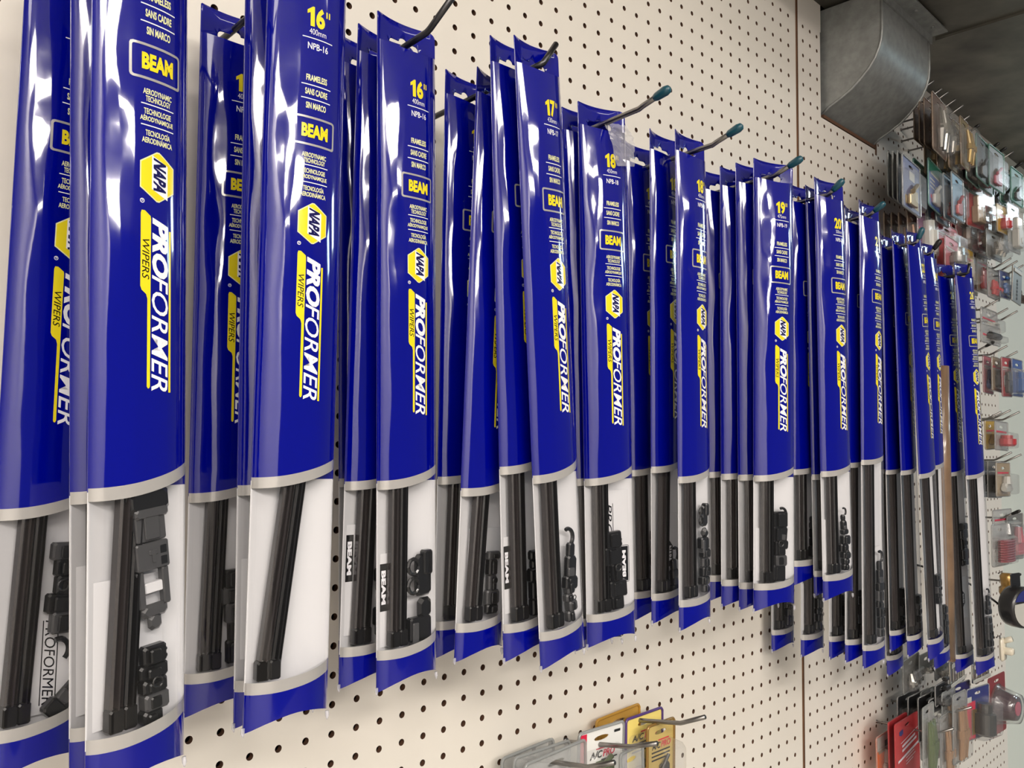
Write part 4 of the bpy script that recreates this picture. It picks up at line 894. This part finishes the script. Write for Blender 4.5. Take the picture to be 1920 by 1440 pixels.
def holed_card(b, w, h, y0, y1, m=0):
    """card with a round-ended hanging slot near the top"""
    hz = h - .42; hw = min(.5, w * .22)
    out = rrect(w, h)
    hole = [(hw * math.cos(a), hz + .11 * math.sin(a)) for a in [k * math.pi / 6 for k in range(12)]]
    bm = bmesh.new(); ed = []
    for loop in (out, hole):
        vs = [bm.verts.new((a, 0, c_)) for a, c_ in loop]
        ed += [bm.edges.new((vs[i], vs[(i + 1) % len(vs)])) for i in range(len(vs))]
    bmesh.ops.triangle_fill(bm, use_beauty=True, use_dissolve=False, edges=ed); bm.verts.index_update()
    V = [tuple(q.co) for q in bm.verts]; Fc = [tuple(q.index for q in f.verts) for f in bm.faces]; bm.free()
    b.add([(x, y0, z) for x, y, z in V], Fc, m); b.add([(x, y1, z) for x, y, z in V], [f[::-1] for f in Fc], m)
    for loop in (out, hole):
        n = len(loop); b.add([(x, y0, z) for x, z in loop] + [(x, y1, z) for x, z in loop], [(i, (i + 1) % n, (i + 1) % n + n, i + n) for i in range(n)], m)
def dome(b, w, z0, z1, dep, y, m=0):
    """bevelled blister bubble"""
    L = [(0, 1.0), (.75, .93), (1.0, .78)]
    for k, (q, s_) in enumerate(L):
        ww = w * s_; hh = (z1 - z0) * (1 - (1 - s_) * .6); zc = (z0 + z1) / 2
        ring = [(x, zc - hh / 2 + z) for x, z in rrect(ww, hh, min(.22, ww / 3, hh / 3), 3)]
        b.add([(x, y - dep * q, z) for x, z in ring], [], m)
    n = 16; k0 = len(b.v) - 3 * n
    b.f += [(k0 + r * n + i, k0 + r * n + (i + 1) % n, k0 + (r + 1) * n + (i + 1) % n, k0 + (r + 1) * n + i) for r in range(2) for i in range(n)] + [tuple(k0 + 2 * n + i for i in range(n))]
    b.m += [m] * (2 * n + 1)
def product(kind, w, h, dep, m, par, rng, y=-.03):
    b = MB(); zt = h - .95
    if kind == 'coil':
        for i in range(9):
            z = .35 + i * (zt - .5) / 9
            b.tube([(w * .36 * math.cos(a), y - dep * .5 + dep * .42 * math.sin(a), z + .02 * a) for a in [k * math.pi / 8 for k in range(17)]], .09, 6)
    elif kind == 'tool':
        b.box(-w * .22, w * .05, y - dep * .6, y, .35, zt, 0, .08); b.box(-w * .3, w * .32, y - dep * .6, y, zt - .5, zt - .1, 0, .1)
        b.box(0, w * .36, y - dep * .5, y, .8, 1.15, 0, .08); b.box(0, w * .26, y - dep * .5, y, 1.5, 1.75, 0, .08)
        b.tube([(w * .1, y - dep * .3, .3), (w * .3, y - dep * .4, .15), (w * .36, y - dep * .3, .6)], .1, 6)
    elif kind == 'bag':
        for i in range(3):
            x = (-.22 + .21 * i) * w + rng.uniform(-.05, .05)
            pts = [(x, y - dep * .4, .25), (x + rng.uniform(-.1, .1), y - dep * .5, zt * .5), (x, y - dep * .35, zt)]
            b.tube(pts, [.05 * w, .08 * w, .04 * w], 8)
            b.tube([(x, y - dep * .5, zt * .45), (x, y - dep * .5, zt * .6)], .10 * w, 8)
    else:
        t = rng.choice(('cyl', 'fit', 'boxy')) if kind != 'low' else 'low'
        w = w * .78; dep = dep * .8
        if t == 'cyl':
            b.tube([(0, y - dep * .5, .3), (0, y - dep * .5, .45), (0, y - dep * .5, zt * .7), (0, y - dep * .5, zt * .72), (0, y - dep * .5, zt - .1)], [w * .20, w * .26, w * .26, w * .17, w * .17], 14)
        elif t == 'low':
            b.box(-w * .3, w * .1, y - .22, y, .3, .3 + zt * .3, 0, .06); b.box(-w * .1, w * .32, y - .16, y, .42, .25 + zt * .5, 0, .06); b.tube([(-w * .12, y - .2, .4 + zt * .35), (w * .2, y - .2, .4 + zt * .6)], w * .05, 8)
        elif t == 'fit':
            b.box(-w * .28, w * .28, y - dep * .7, y, .35, .35 + zt * .4, 0, .12); b.tube([(0, y - dep * .4, .3 + zt * .4), (0, y - dep * .4, zt - .1)], [w * .16, w * .1], 10)
            b.tube([(-w * .3, y - dep * .4, .6), (w * .32, y - dep * .4, .6)], w * .08, 8)
        else:
            b.box(-w * .3, w * .22, y - dep * .7, y, .3, zt * .62, 0, .08); b.box(-w * .18, w * .3, y - dep * .55, y, zt * .5, zt - .15, 0, .08); b.tube([(w * .05, y - dep * .75, zt * .3), (w * .05, y - dep * .6, zt * .3)], w * .12, 12)
    return b.build('product', m, par, kind != 'boxy' and False)

def merch(kind, X, d, ztop, w, h, turn, dep, cols, name, cat, label, group):
    rng = random.Random(label); h = max(h, 1.4)
    if kind == 'disc': turn = 22
    psi = math.radians(turn); tilt = math.radians(rng.uniform(-2.5, 2.5)) if kind != 'strip' else math.radians(9)
    rot = Matrix.Rotation(-psi, 4, 'Z') @ Matrix.Rotation(tilt, 4, 'Y')
    loc = W(X, d, ztop) + Matrix.Rotation(-psi, 4, 'Z') @ Vector((w / 2 * IN, 0, -h * IN))
    e = empty(name, loc, label, cat, group, rot)
    card, prod, rim = C[cols[0]], C[cols[1]], RIMS[cols[2]]
    if kind == 'lump':
        b = MB()
        if 'fitting' in name: b.tube([(0, -.2, .2), (0, -.5, .3), (0, -.9, .3), (0, -1.3, .4)], [.5, .7, .7, .4], 6); b.tube([(0, -.6, .3), (.1, -.6, 1.5), (.1, -.6, h)], [.35, .55, .4], 12)
        elif 'bracket' in name: b.box(-.5, .5, -.6, -.3, 0, h, 0, .2); b.box(-.3, .3, -1.2, -.3, h * .3, h * .6, 0, .1); b.tube([(0, -.4, h - .3), (0, -1.1, h)], .22, 8)
        else: b.tube([(0, -.1, h * .5), (0, -.5, h * .5), (0, -.6, h * .5), (0, -1.1, h * .45)], [.3, .42, .62, .55], 9)
        b.build('body', prod, e, True)
        b = MB(); b.tube([(0, .0, h - .1), (0, -.25, h + .12), (0, -.3, h * .7)], .06, 6); b.build('hanging_loop', STEEL, e, True)
        return e
    if kind == 'disc':
        R_ = min(w, h) / 2; b = MB(); n = 28
        b.tube([(0, 0, R_), (0, -.08, R_), (0, -.3, R_), (0, -1.0, R_), (0, -1.25, R_), (0, -1.3, R_)], [R_ * .7, R_ * .98, R_, R_, R_ * .92, R_ * .6], n)
        b.build('body', card, e, True)
        b = MB(); b.add([(R_ * .9 * math.cos(a), -1.31, R_ + R_ * .9 * math.sin(a)) for a in [math.radians(20 + 8 * k) for k in range(18)]], [tuple(range(18))], 1)
        b.add([(R_ * .9 * math.cos(a), -1.31, R_ + R_ * .9 * math.sin(a)) for a in [math.radians(164 + 12 * k) for k in range(19)]], [tuple(range(19))], 0)
        b.tube([(0, -1.3, R_), (0, -1.34, R_)], R_ * .22, 16, 2)
        b.build('round_label', [C['white'], C['navy'], C['black']], e)
        b = MB(); b.box(-.5, .5, -.5, -.4, 2 * R_ - .2, 2 * R_ + .9, 0, .2); b.build('hang_tab', C['black'], e)
        return e
    if kind in ('strip', 'strips'):
        b = MB()
        for i in range(1 if kind == 'strip' else 6):
            ww = w if kind == 'strip' else w / 7.5; x = 0 if kind == 'strip' else -w / 2 + (i + .6) * w / 6.4
            b.box(x - ww / 2, x + ww / 2, -.1 - .05 * (i % 2), 0, 0 + rng.uniform(0, .15), h, 0, .03)
        b.build('metal_strip', C['steelc'] if kind == 'strip' else C['steel'], e)
        b = MB(); b.box(-w * .4, w * .4, -.17, -.11, h - .5, h - .2, 0, .02)
        for k in range(6 if kind == 'strip' else 0): b.tube([(0, -.11, .4 + k * (h - 1.2) / 6), (0, -.125, .4 + k * (h - 1.2) / 6)], .12, 8, 1)
        if kind == 'strips': b.box(-w * .5, w * .5, -.2, -.12, .15, .4, 0, .02)
        b.build('retaining_band', [C['white'], C['dark']], e)
        return e
    if kind == 'flat':
        b = MB(); holed_card(b, w, h, -.05, .05)
        A = Flat()
        if cols[0] == 'redtext':
            for i, (z, a0, a1) in enumerate(((.95, -.3, .42), (1.25, -.25, .30), (1.5, -.25, .36), (1.9, -.42, .46), (2.3, -.1, .25), (2.5, -.1, .3), (2.75, -.1, .2))):
                t = .16 if i in (1, 2, 3) else .05
                A.poly([(a0 * w, z + .25 * (a1 - a0) * w * .6), (a1 * w, z), (a1 * w, z + t), (a0 * w, z + t + .25 * (a1 - a0) * w * .6)], 1)
            A.poly([(-.36 * w, .62), (-.2 * w, .55), (-.2 * w, .85), (-.28 * w, .95), (-.36 * w, .85)], 2, 1)
        k = len(b.m); b.add([(u, -.05 - .012 * l, h - z) for (u, z), l in zip(A.v, A.e)], A.f); b.m[k:] = A.m
        b.build('card', [card, TXTG, C['navy']], e)
        if cols[0] != 'redtext': bb2 = MB(); bb2.box(-w * .2, w * .2, -.08, -.05, .5, 1.0); bb2.build('printed_label', TXTG, e)
        return e
    # ---- card with printing
    b = MB(); holed_card(b, w, h, -.02, .03)
    A = Flat(); ct = cols[0]
    mats = [card, TXTB, TXTR, C['white'], C['gold'], C['yellow'], C['green'], C['navy'], C['greenp'], C['tan']]
    y0 = -.02
    if ct == 'whiteac':
        A.rect(-w / 2 + .06, -w / 2 + .5, .1, h, 2, 1); A.text('A/C', -w * .26, w * .02, .92, 1.22, 1, .03, .2); A.text('PRO', w * .03, w * .30, .92, 1.22, 2, .03, .2); A.rect(-w * .12, w * .25, .82, .87, 2, 1); A.rect(w * .0, w * .36, 1.30, 1.36, 1, 1)
        A.rect(-w * .12, w * .12, 1.35, 2.6, 8, 1); A.rect(w * .28, w * .42, .25, .36, 1, 1)
    elif ct in ('yelac', 'goldac'):
        A.text('A/C', -w * .34, -w * .02, .84, 1.12, 1, .03, .2); A.text('PRO', 0, w * .36, .84, 1.12, 2, .03, .2)
        for i in range(3): A.rect(-w * .34, w * .34, 1.22 + i * .17, 1.29 + i * .17, 1, 1)
        A.rect(-w * .1, w * .30, .74, .79, 2, 1)
    elif ct == 'bluecard' and kind == 'clam':
        A.rect(-w / 2 + .05, w / 2 - .05, .05, .8, 6, 1); A.rect(-w * .3, w * .35, .72, .92, 3, 1); A.rect(w * .05, w * .4, 1.5, 1.95, 3, 1)
        for (x, z, m_) in ((-.28, 2.5, 2), (-.12, 2.45, 5), (-.2, 2.75, 2)): A.poly([(x * w + .16 * math.cos(k), z + .16 * math.sin(k)) for k in [i * math.pi / 4 for i in range(8)]], m_, 1)
        for i in range(3): A.rect(-w * .35, w * .0, 1.2 + i * .28, 1.32 + i * .28, 3, 1)
    elif ct == 'navyred':
        A.rect(-w / 2 + .03, -w * .12, .9, h - .05, 2, 1); A.rect(-w * .3, -w * .05, 1.5, h - .3, 4, 2); A.rect(-w * .48, -w * .3, .55, .95, 3, 3)
    elif ct == 'navy':
        A.rect(-w * .1, w * .2, .7, 1.3, 3, 1); A.rect(-w * .35, w * .4, h - .9, h - .35, 4, 1)
    elif ct in ('purple',): A.rect(w * .05, w * .42, .35, 1.0, 3, 1); A.rect(-w * .4, w * .35, 1.6, 1.9, 2, 1)
    elif ct == 'orange': A.rect(-w * .45, w * .45, .08, 1.0, 3, 1); A.rect(-w * .05, w * .4, .5, .9, 1, 2); A.rect(-w * .4, w * .4, 1.0, 1.2, 9, 1)
    elif cols[1] == 'whitered' or ct == 'black' and kind == 'card': A.rect(-w * .3, w * .42, 1.0, 1.25, 3, 1); A.rect(-w * .3, w * .42, 1.35, 1.7, 3, 1); A.rect(-w * .35, w * .38, 1.85, 2.3, 2, 1)
    elif kind == 'card':
        A.rect(-w * .4, w * .4, .72, .86, 3 if ct not in ('tan', 'yellow', 'clearc') else 2, 1); A.rect(-w * .4, w * .1, .92, .98, 3, 1)
    k = len(b.m)
    if A.v: b.add([(u, y0 - .012 * l, h - z) for (u, z), l in zip(A.v, A.e)], [q for q in A.f]); b.m[k:] = A.m
    b.build('card', mats, e)
    if kind == 'cup':
        b = MB(); cz = h * .5
        b.tube([(0, -.1, cz), (0, -.25, cz), (0, -1.0, cz), (0, -1.4, cz)], [w * .40, w * .36, w * .30, w * .27], 20); b.build('product', prod, e, True)
        b = MB(); b.tube([(0, -.03, cz), (0, -.1, cz), (0, -1.1, cz), (0, -1.55, cz), (0, -1.6, cz)], [w * .48, w * .44, w * .36, w * .33, w * .2], 20); b.build('blister', SHELL, e, True)
        b = MB(); b.tube([(0, -1.4, cz), (0, -1.46, cz)], w * .16, 16); b.build('pale_disc', C['pink'], e)
        return e
    pk = {'coil': 'coil', 'tool': 'tool', 'bag': 'bag', 'clam': 'low'}.get(kind, 'any')
    if cols[1] != 'clearp': product(pk, w, h, dep, prod, e, rng)
    b = MB(); dome(b, w * .86, .14, h - .8, dep, -.03); b.build('blister', SHELL if cols[0] not in ('amber',) else C['amber'], e, False)
    b = MB(); b.tube([(x, -.03, z) for x, z in rrect(w, h)] + [(w / 2, -.03, h - .18)], .05 if kind != 'clam' else .07, 6, cap=False); b.build('rim', rim, e, True)
    return e
made = {}
for row in MERCH: made[row[11]] = merch(*row)
# tight stacks: further packs on the same hook, closer to the pegboard
def copy_thing(src, shift, label, group):
    r = src.copy(); col.objects.link(r); r.matrix_world = Matrix.Translation(shift) @ src.matrix_world
    r['label'] = label; r['group'] = group
    for ch in list(src.children):
        c = ch.copy(); col.objects.link(c); c.parent = r
    return r
for (src, n, step, what) in STACKS:
    for k in range(n):
        copy_thing(made[src], Vector((0.002 * (k % 2), step * IN * (k + 1), -0.003 * (k % 3))), what, 'stack: ' + what)

# curved black hook below the round spool
b = MB(); b.tube([(0, 0, .4), (0, -2.5, 0), (.1, -4.4, -.9), (.5, -5.6, -1.9), (1.0, -6.0, -1.5)], .08, 8)
o = b.build('curved_wire_hook', BCAP, None, True); o.location = W(56.2, 0, .2)
tag(o, 'thin black curved wire hook below the big black round spool', 'hook')
